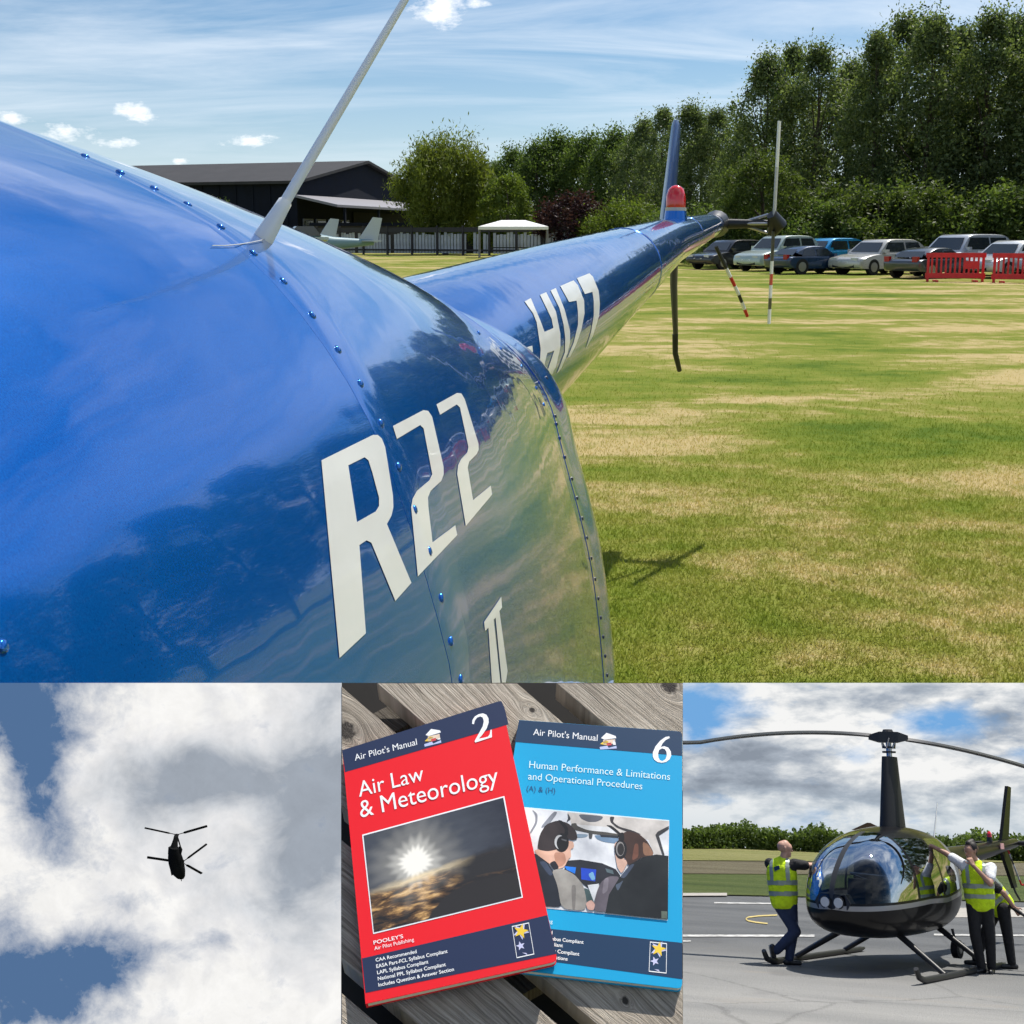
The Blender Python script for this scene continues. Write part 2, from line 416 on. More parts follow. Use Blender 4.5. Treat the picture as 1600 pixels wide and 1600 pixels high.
def stick(loops, bvh, name, mat, parent, lift=.0004, step=9):
    """flat vinyl mark laid onto the skin it belongs to"""
    fl, tr = tri_poly(loops)
    bm = bmesh.new(); vs = [bm.verts.new((x, y, 0)) for x, y in fl]
    for q in tr:
        try: bm.faces.new([vs[i] for i in q])
        except ValueError: pass
    xs = [p[0] for p in fl]; ys = [p[1] for p in fl]
    for ax, lo, hi in ((0, min(xs), max(xs)), (1, min(ys), max(ys))):
        c = lo+step
        while c < hi:
            co = (c, 0, 0) if ax == 0 else (0, c, 0); no = (1, 0, 0) if ax == 0 else (0, 1, 0)
            bmesh.ops.bisect_plane(bm, geom=bm.verts[:]+bm.edges[:]+bm.faces[:], plane_co=co, plane_no=no, dist=1e-4); c += step
    bm.verts.index_update(); P = []; 
    for v in bm.verts:
        d_ = ray(v.co.x, v.co.y).normalized(); hit, nor, _, dist = bvh.ray_cast(EYEP, d_)
        if hit is None:
            hit, nor, _, dist = bvh.find_nearest(EYEP+d_*(4.5))
        if nor.dot(d_) > 0: nor = -nor
        P.append(hit+nor*lift*S)
    fs = [[v.index for v in f.verts] for f in bm.faces]; bm.free()
    return mk(name, P, fs, mat, parent, True)
def Z(pts, x0, y0, k): return [(x0+x*k, y0+y*k) for x, y in pts]
z4 = lambda p: Z(p, 460, 534, .375)
stick([z4([(110,495),(325,389),(345,389),(362,404),(376,440),(408,640),(410,690),(402,725),(383,760),(485,1005),(418,1080),(318,838),(298,828),(268,848),(295,1215),(185,1318)]),
       z4([(222,516),(290,482),(306,495),(322,545),(350,650),(350,685),(336,708),(258,752)])], BV, 'letter', 'decal_white', cowl)
stick([z4([(408,352),(535,286),(556,289),(572,314),(619,520),(620,552),(610,580),(565,622),(554,650),(556,690),(573,836),(668,765),(676,806),(512,978),(484,690),(490,655),(508,622),(560,578),(572,552),(536,362),(522,348),(425,406)])], BV, 'letter', 'decal_white', cowl)
stick([z4([(590,262),(676,214),(694,216),(708,240),(765,425),(766,450),(758,468),(726,500),(720,525),(742,660),(816,600),(822,637),(712,768),(676,550),(680,515),(692,490),(718,462),(723,440),(688,275),(675,262),(605,305)])], BV, 'letter', 'decal_white', cowl)
for lp in ([(788,1168),(860,1062),(863,1108),(852,1122),(886,1372),(878,1420),(862,1420),(836,1150),(828,1158),(858,1440),(822,1440),(806,1192),(792,1205)],):
    stick([z4(lp)], BV, 'numeral', 'decal_white', cowl, step=6)
z1 = lambda p: Z(p, 780, 380, 220/1600)
for lp in ([(290,1190),(370,1165),(378,1235),(345,1262),(330,1240)],
           [(285,665),(355,628),(470,900),(510,1010),(610,965),(590,860),(460,590),(530,560),(640,780),(690,1030),(690,1180),(640,1400),(620,1440),(560,1560),(530,1490),(620,1220),(540,1250),(520,1330),(500,1420),(455,1370),(465,1200),(420,900),(380,800)],
           [(580,540),(640,512),(740,760),(800,1000),(800,1120),(770,1250),(700,1420),(650,1480),(740,1240),(745,1080),(725,920),(680,740)],
           [(690,490),(840,425),(890,480),(960,650),(965,800),(930,980),(870,1150),(800,1290),(770,1300),(840,1130),(890,930),(890,780),(875,655),(790,670)],
           [(880,400),(1020,345),(1060,380),(1125,540),(1140,690),(1130,830),(1060,1050),(980,1200),(1040,1000),(1070,820),(1070,660),(1055,555),(970,580)]):
    stick([z1(lp)], BVB, 'letter', 'decal_white', boom, lift=.0010, step=4)
# rivets along the lapped joint and the rim
def dome(r, h, n=10):
    vs = []; fs = []
    for k, (rr, hh) in enumerate(((1, 0), (.92, .45), (.6, .85))):
        for j in range(n): a = 2*math.pi*j/n; vs.append((r*rr*math.cos(a), r*rr*math.sin(a), h*hh))
    vs.append((0, 0, h))
    for k in range(2):
        for j in range(n): fs.append((k*n+j, k*n+(j+1)%n, (k+1)*n+(j+1)%n, (k+1)*n+j))
    for j in range(n): fs.append((2*n+j, 2*n+(j+1)%n, 3*n))
    return vs, fs
def rivet_mesh(name, r, h, mat):
    me = bpy.data.meshes.new(name); me.from_pydata(*[dome(r, h)[0], [], dome(r, h)[1]]); me.polygons.foreach_set('use_smooth', [True]*len(me.polygons)); me.materials.append(MATS[mat]); return me
RV = rivet_mesh('rivet', .0030*S, .0015*S, 'blue_paint'); RV2 = rivet_mesh('rivet_small', .0030*S, .0016*S, 'black_metal')
def rivet(px, py, me, parent, k=1.0):
    d_ = ray(px, py).normalized(); hit, nor, _, _ = BV.ray_cast(EYEP, d_)
    if hit is None: return
    if nor.dot(d_) > 0: nor = -nor
    o = bpy.data.objects.new('rivet', me); COL.objects.link(o); o.parent = parent
    o.location = hit-BASE[parent.name]; o.rotation_euler = nor.to_track_quat('Z', 'Y').to_euler(); o.scale = (k, k, k)
for p in SEAM: rivet(p[0]+3, p[1]-1, RV, cowl)
rivet(4, 1010, RV, front, .8)
for p in ((852,590),(866,650),(868,662),(873,684),(881,714),(892,748),(900,778),(908,810),(915,840),(922,872),(928,905),(933,935),(937,965),(941,995),(944,1025),(947,1055)): rivet(p[0]+2, p[1], RV2, rimband)
for p in ((748,520),(783,545),(815,572),(838,606),(850,632)): rivet(p[0], p[1], RV, rimband, .9)
# whip antenna with its base
def skin_pt(px, py):
    hit, nor, _, _ = BV.ray_cast(EYEP, ray(px, py).normalized()); return hit, nor
ab, an = skin_pt(412, 372)
if ab is None: ab, an = skin_pt(412, 380)
ad = (ab-EYEP).dot(FW)
tip = at(668, -60, ad*1.02)
def lerp(a, b, f): return a+(b-a)*f
ant = MB().tube([lerp(ab, tip, f) for f in (-.02, .02, .10, .13, .135)], [.0072*S, .0064*S, .0050*S, .0046*S, .0036*S], 14).ob('antenna_base', 'antenna_white', heli, True)
MB().tube([lerp(ab, tip, f) for f in (.13, .5, 1.0)], [.0036*S, .0031*S, .0022*S], 12).ob('antenna', 'antenna_white', heli, True)
sealp = []
for px, py in ((330, 386), (350, 386), (372, 384), (390, 381), (404, 378), (412, 376)):
    h_, n_ = skin_pt(px, py)
    if h_ is not None: sealp.append(h_+(-n_ if n_.dot(ray(px, py)) > 0 else n_)*.001*S)
if len(sealp) > 2: MB().tube(sealp, .0003*S, 6).ob('sealant_bead', 'grey_base', heli, True)
# strobe on the boom
sb = 4.9; c, r_ = boom_c(sb); zt = c+r_
st = MB().tube([H(sb, 0, zt-.02), H(sb, 0, zt+.028), H(sb, 0, zt+.03)], [.050*S, .045*S, .04*S], 20).ob('strobe_mount', 'blue_paint', heli, True)
MB().tube([H(sb, 0, zt+.028), H(sb, 0, zt+.042)], [.044*S, .044*S], 20).ob('strobe_base', 'grey_base', heli, True)
prof = [(.0, .041), (.02, .042), (.05, .040), (.075, .032), (.088, .018), (.092, .004)]
MB().tube([H(sb, 0, zt+.042+h) for h, _ in prof], [r*S for _, r in prof], 20).ob('strobe_light', 'red_lens', heli, True)
# fins: upper and lower vertical stabiliser near the tail
def fin(name, zz, mat):
    b = MB(); rg = []
    for (s_, z, ch, th, w_) in zz:
        rg.append([H(s_+ch*f, w_+th*g, z) for f, g in ((0, 0), (.12, .5), (.4, .6), (.75, .35), (1, 0), (.75, -.35), (.4, -.6), (.12, -.5))])
    b.rings(rg); return b.ob(name, mat, heli, True)
fin('upper_fin', [(5.85, .05, .42, .050, -.20), (6.0, .28, .34, .045, -.20), (6.12, .57, .24, .035, -.19), (6.15, .60, .14, .02, -.19)], 'navy_paint')
fin('lower_fin', [(5.85, .06, .24, .030, -.15), (5.9, -.25, .17, .026, -.15), (5.96, -.50, .11, .020, -.14), (5.98, -.53, .07, .012, -.14)], 'black_metal')
MB().tube([H(5.98, -.14, -.50), H(6.0, -.14, -.60), H(6.10, -.13, -.70)], [.016*S, .015*S, .013*S], 10).ob('tail_skid', 'black_metal', heli, True)
# tail gearbox and rotor
gs, gz = 6.5, .07
MB().tube([H(6.4, 0, .064), H(6.5, 0, .07), H(6.62, 0, .072)], [.055*S, .075*S, .045*S], 14).ob('tail_gearbox', 'black_metal', heli, True)
MB().tube([H(6.5, 0, gz), H(6.5, .30, gz)], [.030*S, .020*S], 12).ob('rotor_shaft', 'black_metal', heli, True)
hubw = .30
MB().tube([H(6.46, hubw, gz+.05), H(6.5, hubw+.03, gz), H(6.54, hubw, gz-.05)], [.03*S, .05*S, .03*S], 10).ob('rotor_hub', 'black_metal', heli, True)
for k in range(4):
    a = k*math.pi/2; MB().tube([H(6.5, .12, gz), H(6.5+.05*math.cos(a), hubw-.02, gz+.05*math.sin(a))], .008*S, 8).ob('pitch_link', 'steel', heli, True)
def blade(up, ts):
    for i, (r0, r1, mat) in enumerate(ts):
        rg = []
        for r_ in (r0, r1):
            lean = .05*r_*(1 if up > 0 else -.6)
            sc_ = 6.5-.08*r_*up+.10*up*r_
            rg.append([H(sc_+.060*f, hubw+.01+.018*g+lean*.35, gz+up*r_) for f, g in ((-1, 0), (-.6, .4), (0, .5), (1, 0), (0, -.5), (-.6, -.4))])
        o = MB().rings(rg).ob('rotor_blade' if i == 0 else 'blade_stripe', mat, heli if i == 0 else par, True)
        if i == 0: par = o
blade(1, [(.04, .30, 'grey_base'), (.30, .54, 'white_paint')])
blade(-1, [(.04, .20, 'black_metal'), (.20, .27, 'white_paint'), (.27, .33, 'red_paint'), (.33, .40, 'white_paint'), (.40, .46, 'black_metal'), (.46, .54, 'white_paint')])
# striped tail rotor guard hanging below the boom
gp = [(6.05, .05, -.05), (6.10, .10, -.16), (6.2, .16, -.30), (6.3, .2, -.42)]
g0 = MB().tube([H(*gp[0]), H(*gp[1])], .010*S, 8).ob('rotor_guard', 'black_metal', heli, True)
pts = [H(*p) for p in gp[1:]]
for i in range(6):
    f0, f1 = i/6*2, (i+1)/6*2
    q = lambda f: lerp(pts[min(int(f), 1)], pts[min(int(f), 1)+1], f-min(int(f), 1))
    MB().tube([q(f0), q(f1)], .009*S, 8).ob('guard_stripe', ('white_paint', 'red_paint', 'white_paint', 'black_metal')[i % 4], g0, True)
fl = [(1101, 378), (1116, 362), (1118, 380), (1106, 396)]
stick([fl], BVB, 'data_label', 'pink_label', boom, lift=.0010, step=4)
# landing gear under the body
for w_ in (-.85, .85):
    MB().tube([H(-1.2, w_, -1.40), H(-1.0, w_, -1.52), H(1.3, w_, -1.52)], .03*S, 10).ob('skid', 'black_metal', heli, True)
    for s_ in (-.6, .8):
        MB().tube([H(s_, w_*.3, -.8), H(s_, w_*.75, -1.2), H(s_, w_, -1.51)], .03*S, 10).ob('skid_strut', 'black_metal', heli, True)

# ------------------------------------------------------------------ trees
def crown_mesh(name, n, h0, h1, rx, shape, leaf, mat, clumps=90, seed=1, droop=0.0, aspect=1.0):
    """leaf-sized faces gathered in clumps through the crown's volume (field metres)"""
    rg = np.random.default_rng(seed); C = []; 
    while len(C) < clumps:
        f = rg.random(); a = rg.random()*6.283; q = math.sqrt(rg.random())*.98+.02
        rr = shape(f)*rx*(.42+.58*q)*(.85+.3*rg.random())
        C.append((math.cos(a)*rr, math.sin(a)*rr, h0+f*(h1-h0), .5+.8*rg.random()))
    C = np.array(C); k = rg.integers(0, clumps, n)
    sp = rx*.125*C[k, 3]
    c = C[k, :3]+rg.normal(0, 1, (n, 3))*sp[:, None]*np.array([1, 1, 1.15+droop*1.6])
    c[:, 2] -= droop*np.abs(rg.normal(0, 1, n))*rx*.45
    c[:, 2] = np.maximum(c[:, 2], .25*h0+.15)
    u = rg.normal(0, 1, (n, 3)); u[:, 2] += droop*3; u /= np.linalg.norm(u, axis=1)[:, None]
    vv = rg.normal(0, 1, (n, 3)); vv -= u*(u*vv).sum(1)[:, None]; vv /= np.linalg.norm(vv, axis=1)[:, None]
    L = leaf*(.6+.8*rg.random(n)); 
    v = np.zeros((n, 4, 3)); v[:, 0] = c-u*L[:, None]; v[:, 1] = c+vv*(L*.5*aspect)[:, None]; v[:, 2] = c+u*L[:, None]; v[:, 3] = c-vv*(L*.5*aspect)[:, None]
    v *= S
    me = bpy.data.meshes.new(name); me.vertices.add(4*n); me.loops.add(4*n); me.polygons.add(n)
    me.vertices.foreach_set('co', v.ravel()); me.loops.foreach_set('vertex_index', np.arange(4*n)); me.polygons.foreach_set('loop_start', np.arange(0, 4*n, 4)); me.polygons.foreach_set('loop_total', np.full(n, 4))
    me.update(); me.materials.append(MATS[mat]); return me, C
def trunk_mesh(name, h, r, C, seed, limbs=10):
    rg = random.Random(seed); b = MB()
    b.tube([(0, 0, -.1*S), (rg.uniform(-.1, .1)*S, rg.uniform(-.1, .1)*S, h*.35*S), (rg.uniform(-.25, .25)*S, rg.uniform(-.25, .25)*S, h*.7*S), (0, 0, h*.93*S)], [r*S, r*.75*S, r*.45*S, r*.1*S], 8)
    for c in rg.sample(list(map(tuple, C)), min(limbs, len(C))):
        z0 = max(.12*h, c[2]*.62); b.tube([(0, 0, z0*S), (c[0]*.5*S, c[1]*.5*S, (z0*.45+c[2]*.55)*S), (c[0]*S, c[1]*S, c[2]*S)], [r*.36*S, r*.22*S, r*.05*S], 6)
    me = bpy.data.meshes.new(name); me.from_pydata([tuple(v) for v in b.v], [], b.f); me.polygons.foreach_set('use_smooth', [True]*len(me.polygons)); me.materials.append(MATS['bark']); return me
sh_poplar = lambda f: (.35+.65*math.sin(math.pi*min(1, f*.9+.12))) * (1 if f < .75 else 1-(f-.75)*2.4)
sh_round = lambda f: math.sqrt(max(.02, 1-(2*f-1)**2))
sh_dome = lambda f: math.sqrt(max(.03, 1-f*f*.96))
def tree_kind(key, n, h0, h1, rx, shape, leaf, mat, clumps, seed, droop=0.0, tr=.22, limbs=10, aspect=1.0):
    me, C = crown_mesh('crown_'+key, n, h0, h1, rx, shape, leaf, mat, clumps, seed, droop, aspect)
    return me, trunk_mesh('trunk_'+key, h1, tr, C, seed, limbs), h1
TK = {
 'pop1': tree_kind('pop1', 24000, 1.6, 14.6, 3.3, sh_poplar, .115, 'poplar_leaf', 190, 1),
 'pop2': tree_kind('pop2', 24000, 1.4, 14.0, 3.6, sh_poplar, .115, 'poplar_leaf', 180, 2),
 'pop3': tree_kind('pop3', 22000, 1.8, 15.4, 3.0, sh_poplar, .115, 'poplar_leaf', 190, 3),
 'dark1': tree_kind('dark1', 18000, 1.0, 11.5, 4.2, sh_poplar, .15, 'dark_leaf', 130, 4),
 'willow': tree_kind('willow', 40000, 3.4, 10.8, 4.0, sh_round, .20, 'willow_leaf', 150, 5, .5, .3, 12, .5),
 'round': tree_kind('round', 16000, .9, 7.6, 3.0, sh_round, .11, 'olive_leaf', 90, 6),
 'small': tree_kind('small', 14000, .6, 6.6, 2.4, sh_round, .13, 'bright_leaf', 60, 7),
 'bush': tree_kind('bush', 12000, .15, 3.4, 2.4, sh_dome, .085, 'olive_leaf', 60, 8, 0, .08, 6),
 'bush2': tree_kind('bush2', 12000, .15, 3.0, 2.7, sh_dome, .085, 'dark_leaf', 60, 9, 0, .08, 6),
 'purple': tree_kind('purple', 10000, .5, 4.6, 2.4, sh_round, .12, 'purple_leaf', 60, 10, 0, .12, 6),
 'yellow': tree_kind('yellow', 14000, .1, 3.2, 3.4, sh_dome, .10, 'bright_leaf', 60, 11, 0, .1, 6),
}
def tree(name, kind, px, d, top, label, cat='tree', group=None, wid=1.0, rot=None):
    """top: picture row that the tree's tip reaches when standing d metres away"""
    crown, trunk, h1 = TK[kind]
    h = (HOR-top)/FPX*d+1.55; k = h/(h1*1.11)
    o = bpy.data.objects.new(name, None); COL.objects.link(o); o.location = field(px, d); o.empty_display_size = .2
    o.rotation_euler = (0, 0, random.random()*6.28 if rot is None else rot); o.scale = (k*wid, k*wid, k); props(o, label, cat, group)
    for nm, me in (('trunk', trunk), ('crown', crown)):
        c = bpy.data.objects.new(nm, me); COL.objects.link(c); c.parent = o
    return o
GP = 'tall poplars beyond the parked cars'
PL = ['shortest of the tall poplars, rising behind the black hatchback', 'tall poplar right behind the round olive tree', 'poplar just beyond the tail rotor tip, behind the mint car', 'tall poplar rising behind the bright blue hatchback', 'poplar with a lower crown between the blue and silver cars', 'tall poplar behind the bonnet of the silver hatchback', 'tall poplar rising behind the silver hatchback cabin', 'tall poplar behind the dark slate car bonnet', 'slightly shorter poplar behind the grey sport utility car', 'tallest poplar, above the gap past the grey sport utility car', 'tall poplar behind the white saloon', 'tall poplar behind the red barrier in front of the white saloon', 'tall poplar behind the grey car past the white saloon']
for i, (px, d, top) in enumerate([(1150, 82, 185), (1186, 76, 75), (1225, 84, 60), (1262, 74, 58), (1312, 78, 85), (1352, 68, 38), (1392, 72, 10), (1432, 66, 14), (1476, 70, 30), (1522, 64, 5), (1560, 68, 14), (1600, 62, -6), (1648, 66, 0)]):
    tree('poplar_tree', ('pop1', 'pop2', 'pop3')[i % 3], px, d, top, PL[i], group=GP, wid=.92)
for i, (px, d, top) in enumerate([(1072, 98, 155), (1112, 96, 160), (1030, 104, 160), (1002, 112, 178), (1090, 104, 175)]):
    tree('poplar_tree', ('pop2', 'pop1', 'pop3')[i % 3], px, d, top, ['poplar directly behind the dark upper tail fin', 'poplar between the upper tail fin and the round olive tree', 'poplar on the strobe side of the dark tail fin', 'lowest poplar of the belt, next to the dark broadleaf trees', 'poplar standing farther back behind the tail fin'][i], group='poplars behind the tail boom', wid=1.0)
for i, (px, d, top) in enumerate([(960, 122, 196), (918, 126, 204), (868, 130, 202), (838, 128, 216), (800, 132, 226), (985, 118, 205), (892, 134, 215), (775, 138, 250)]):
    tree('broadleaf_tree', 'dark1', px, d, top, ['dark broadleaf tree above the yellow green dome shrub', 'dark broadleaf tree beyond the small pale green bush', 'dark broadleaf tree standing over the purple shrub', 'dark broadleaf tree between gazebo and purple shrub', 'dark broadleaf tree right above the white gazebo', 'dark broadleaf tree next to the first poplar', 'dark broadleaf tree in the second row behind the purple shrub', 'shortest dark tree, beside the small round light green tree'][i], group='far belt of dark trees', wid=.85)
# the belt carries on round the right-hand side of the field (seen mirrored in the blue paint)
for i, (az, d, hgt) in enumerate([(27, 66, -10), (31, 62, -20), (35, 60, -10), (39.5, 58, -30), (44, 57, -10), (48.5, 56, -30), (53, 56, -20), (58, 56, -40), (63, 57, -20), (69, 58, -30), (75, 60, -20)]):
    px = AX+FPX*math.tan(R(az)); dd = d*math.cos(R(az))
    o = tree('poplar_tree', ('pop1', 'pop3', 'pop2')[i % 3], px, dd, 0, 'tall poplar in the belt along the side of the field past the parked cars', group='poplars along the side of the field', wid=1.25)
    o.scale = (1.25, 1.25, 1.05-.05*(i % 3))
tree('willow_tree', 'willow', 697, 104, 211, 'rounded yellow green weeping willow beside the dark hangar', wid=1.18)
tree('broadleaf_tree', 'small', 791, 100, 272, 'small rounded light green tree beside the willow', wid=1.0)
tree('broadleaf_tree', 'small', 757, 112, 300, 'low green tree half hidden between the willow and its round neighbour', wid=.8)
tree('purple_shrub', 'purple', 897, 96, 303, 'dark purple leaved shrub beyond the white gazebo', 'shrub', wid=1.25)
tree('yellow_shrub', 'yellow', 982, 92, 319, 'low domed yellow green shrub in front of the dark trees', 'shrub', wid=1.0)
tree('yellow_shrub', 'yellow', 925, 94, 338, 'small pale green bush beside the purple shrub', 'shrub', wid=.6)
tree('round_tree', 'round', 1186, 62, 236, 'round olive green tree standing in front of the poplars, by the tail rotor', wid=1.0)
tree('tree_shrub', 'bush', 353, 98, 318, 'small yellow green bush against the dark hangar wall', 'shrub', wid=.5)
BL = ['dark hedge bush behind the black hatchback', 'dark hedge bush behind the bright blue hatchback', 'olive hedge bush between the blue and silver cars', 'olive hedge bush behind the silver hatchback', 'dark hedge bush behind the tail of the silver hatchback', 'olive hedge bush behind the dark slate car', 'olive hedge bush behind the grey sport utility car', 'dark hedge bush past the roof of the grey sport utility car', 'olive hedge bush behind the white saloon', 'olive hedge bush behind the grey car at the row end', 'dark hedge bush behind the pale mint car', 'dark low bush beyond the red strobe light']
for i, (px, d, top, kd) in enumerate([(1120, 64, 318, 'bush2'), (1262, 60, 318, 'bush2'), (1310, 62, 290, 'bush'), (1362, 58, 292, 'bush'), (1412, 60, 300, 'bush2'), (1450, 57, 290, 'bush'), (1500, 58, 306, 'bush'), (1542, 56, 300, 'bush2'), (1590, 55, 296, 'bush'), (1640, 54, 290, 'bush'), (1225, 63, 330, 'bush2'), (1060, 74, 330, 'bush2')]):
    tree('hedge_bush', kd, px, d, top, BL[i], 'bush', 'hedge bushes behind the parked cars', wid=1.15)

# ------------------------------------------------------------------ hangar
pmat('navy_cladding', (.007, .010, .020), .85, spec=.2, vary=.25, vscale=.3)
pmat('grey_roof', (.040, .040, .044), .8, spec=.2, vary=.2, vscale=.2)
pmat('canopy_grey', (.20, .20, .23), .6)
pmat('inside_shade', (.006, .006, .008), .9)
pmat('window_glass', (.03, .035, .045), .08, spec=.8)
hc = field(470, 120)/S; dr = Vector((9.5, 30, 0)).normalized(); dl = Vector((-30, 9.5, 0)).normalized()
def HG(a, b, z): return (hc+dl*a+dr*b+Vector((0, 0, z)))*S
hang = thing('hangar', HG(0, 0, 0), 'dark navy clad hangar with low grey gable roof behind the antenna', 'building')
EH, PH, WD, LN = 7.0, 9.9, 33.0, 44.0
MB().prism([(0, 0), (WD, 0), (WD, EH), (WD/2, PH), (0, EH)], 0, LN, lambda b, z, a: HG(a, b, z)).ob('wall', 'navy_cladding', hang)
for sgn in (0, 1):
    e0 = (-.7, EH-.12) if sgn == 0 else (WD+.7, EH-.12); pk = (WD/2, PH)
    MB().prism([(e0[0], e0[1]), (pk[0], pk[1]), (pk[0], pk[1]+.3), (e0[0], e0[1]+.3)], -.6, LN+.5, lambda b, z, a: HG(a, b, z)).ob('roof', 'grey_roof', hang)
for i in range(22):     # standing ribs of the cladding on the long wall
    a = 1+i*2.0; MB().box((a, -.10, 0), (a+.16, .0, EH-.2), lambda v: HG(v.x, v.y, v.z)).ob('cladding_rib', 'navy_cladding', hang)
cp = MB().prism([(-5.0, 4.5), (.1, 5.6), (.1, 5.85), (-5.0, 4.75)], -1.0, 36, lambda a, z, b: HG(a, b, z)).ob('canopy', 'canopy_grey', hang)
for i in range(5): MB().box((-4.9, 1+i*8.4, 0), (-4.7, 1.25+i*8.4, 4.6), lambda v: HG(v.x, v.y, v.z)).ob('canopy_post', 'navy_cladding', hang)
MB().box((-.15, 13, 0), (-.04, 30, 4.3), lambda v: HG(v.x, v.y, v.z)).ob('door_opening', 'inside_shade', hang)  # solid panel on the wall; its black colour paints the doorway's shade
for i in range(4):
    wn = MB().box((-.16, 1.0+i*2.9, 1.2), (-.05, 3.2+i*2.9, 3.4), lambda v: HG(v.x, v.y, v.z)).ob('window', 'canopy_grey', hang)
    MB().box((-.22, 1.2+i*2.9, 1.4), (-.17, 3.0+i*2.9, 3.2), lambda v: HG(v.x, v.y, v.z)).ob('pane', 'window_glass', wn)

# ------------------------------------------------------------------ paling fence, gazebo, light aircraft, low sheds
pmat('pale_paling', (.40, .42, .46), .7, vary=.25, vscale=.6)
pmat('dark_timber', (.03, .028, .03), .7, vary=.3)
pmat('awning_white', (.82, .82, .80), .6)
f0 = field(500, 106)/S; f1 = field(985, 92)/S; fd = (f1-f0).normalized(); flen = (f1-f0).length
fence = thing('paling_fence', f0*S, 'long grey paling fence with dark top rail across the far side of the field', 'fence')
def FN(a, b, z): return (f0+fd*a+Vector((fd.y, -fd.x, 0))*b+Vector((0, 0, z)))*S
npal = 96; pit_ = flen/npal; rr = random.Random(4)
pm = bpy.data.meshes.new('paling'); mbp = MB().box((0, -.02, .15), (pit_*.78, .02, 1.85)); pm.from_pydata([tuple(v*S) for v in mbp.v], [], mbp.f); pm.materials.append(MATS['pale_paling'])
ang = math.atan2(fd.y, fd.x)
for i in range(npal):
    if rr.random() < .10: continue
    o = bpy.data.objects.new('paling', pm); COL.objects.link(o); o.parent = fence; o.location = fd*(i*pit_*S); o.rotation_euler = (0, 0, ang); o.scale = (1, 1, .92+.14*rr.random())
for i in range(13):
    MB().box((i*flen/12-.08, .05, 0), (i*flen/12+.08, .2, 2.5), lambda v: FN(v.x, v.y, v.z)).ob('fence_post', 'dark_timber', fence)
MB().box((0, .03, 1.95), (flen, .16, 2.35), lambda v: FN(v.x, v.y, v.z)).ob('top_rail', 'dark_timber', fence)
MB().box((0, .03, .35), (flen, .10, .5), lambda v: FN(v.x, v.y, v.z)).ob('bottom_rail', 'dark_timber', fence)
# gazebo
g0_ = field(802, 88)/S
gz_ = thing('gazebo', g0_*S, 'white pop-up gazebo with peaked roof in front of the fence', 'gazebo')
def GZ(x, y, z): return (g0_+Vector((x, y, z)))*S
b = MB(); w1 = 2.6; top_ = [GZ(-.9, -.5, 2.78), GZ(.9, -.5, 2.78), GZ(.9, .5, 2.78), GZ(-.9, .5, 2.78)]; bt = [GZ(-w1, -1.6, 2.3), GZ(w1, -1.6, 2.3), GZ(w1, 1.6, 2.3), GZ(-w1, 1.6, 2.3)]; bl = [GZ(-w1, -1.6, 2.08), GZ(w1, -1.6, 2.08), GZ(w1, 1.6, 2.08), GZ(-w1, 1.6, 2.08)]
b.rings([bl, bt, top_], False, True); b.ob('roof', 'awning_white', gz_)
for x in (-w1+.05, w1-.05):
    for y in (-1.55, 1.55): MB().tube([GZ(x, y, 0), GZ(x, y, 2.2)], .04*S, 8).ob('leg', 'canopy_grey', gz_)
MB().box((-1.9, -.4, .7), (1.2, .4, .78), lambda v: GZ(v.x, v.y, v.z)).ob('table', 'dark_timber', gz_)
# two parked light aircraft: only wings and tails rise past the cowling
pmat('aircraft_white', (.42, .47, .49), .5, vary=.06); pmat('aircraft_teal', (.16, .27, .31), .4)
def aircraft(px, d, rz, label):
    c = field(px, d)/S; ca, sa = math.cos(rz), math.sin(rz)
    def T(x, y, z): return (c+Vector((ca*x-sa*y, sa*x+ca*y, z)))*S
    o = thing('light_aircraft', c*S, label, 'aircraft', )
    b = MB(); rg = []
    for x, r_, z in ((2.2, .12, 1.1), (2.0, .42, 1.1), (1.0, .55, 1.15), (-.2, .58, 1.25), (-1.6, .35, 1.2), (-3.8, .14, 1.25)):
        rg.append([T(x, r_*math.cos(a)*.9, z+r_*math.sin(a)) for a in np.linspace(0, 6.283, 16, endpoint=False)])
    b.rings(rg); b.ob('fuselage', 'aircraft_teal', o, True)
    for sy in (-1, 1):
        MB().prism([(.9, 0), (-.5, 0), (-.3, 5), (.7, 5)], 0, .14, lambda x, y, h: T(x, sy*(y+.4), .95+h+y*.09)).ob('wing', 'aircraft_white', o)
        MB().prism([(-3.1, 0), (-3.9, 0), (-3.9, 1.5), (-3.4, 1.5)], 0, .06, lambda x, y, h: T(x, sy*y, 1.3+h)).ob('tailplane', 'aircraft_white', o)
        MB().tube([T(.2, sy*1.1, .2-.0), T(.2, sy*.5, .8)], .04*S, 6).ob('gear_leg', 'black_metal', o)
        MB().tube([T(.2, sy*1.1-.06, .22), T(.2, sy*1.1+.06, .22)], .22*S, 14).ob('wheel', 'black_metal', o)
    MB().prism([(-2.9, 1.3), (-4.0, 1.25), (-4.3, 2.55), (-3.8, 2.6)], -.04, .04, lambda x, z, h: T(x, h, z)).ob('tail_fin', 'aircraft_white', o)
    MB().prism([(.9, 1.6), (-.9, 1.6), (-.5, 2.1), (.4, 2.1)], -.42, .42, lambda x, z, h: T(x, h, z)).ob('canopy', 'window_glass', o)
aircraft(478, 62, R(200), 'pale light aircraft with upright tail fin just beside the antenna base')
aircraft(420, 66, R(205), 'teal light aircraft partly hidden behind the helicopter cowling')
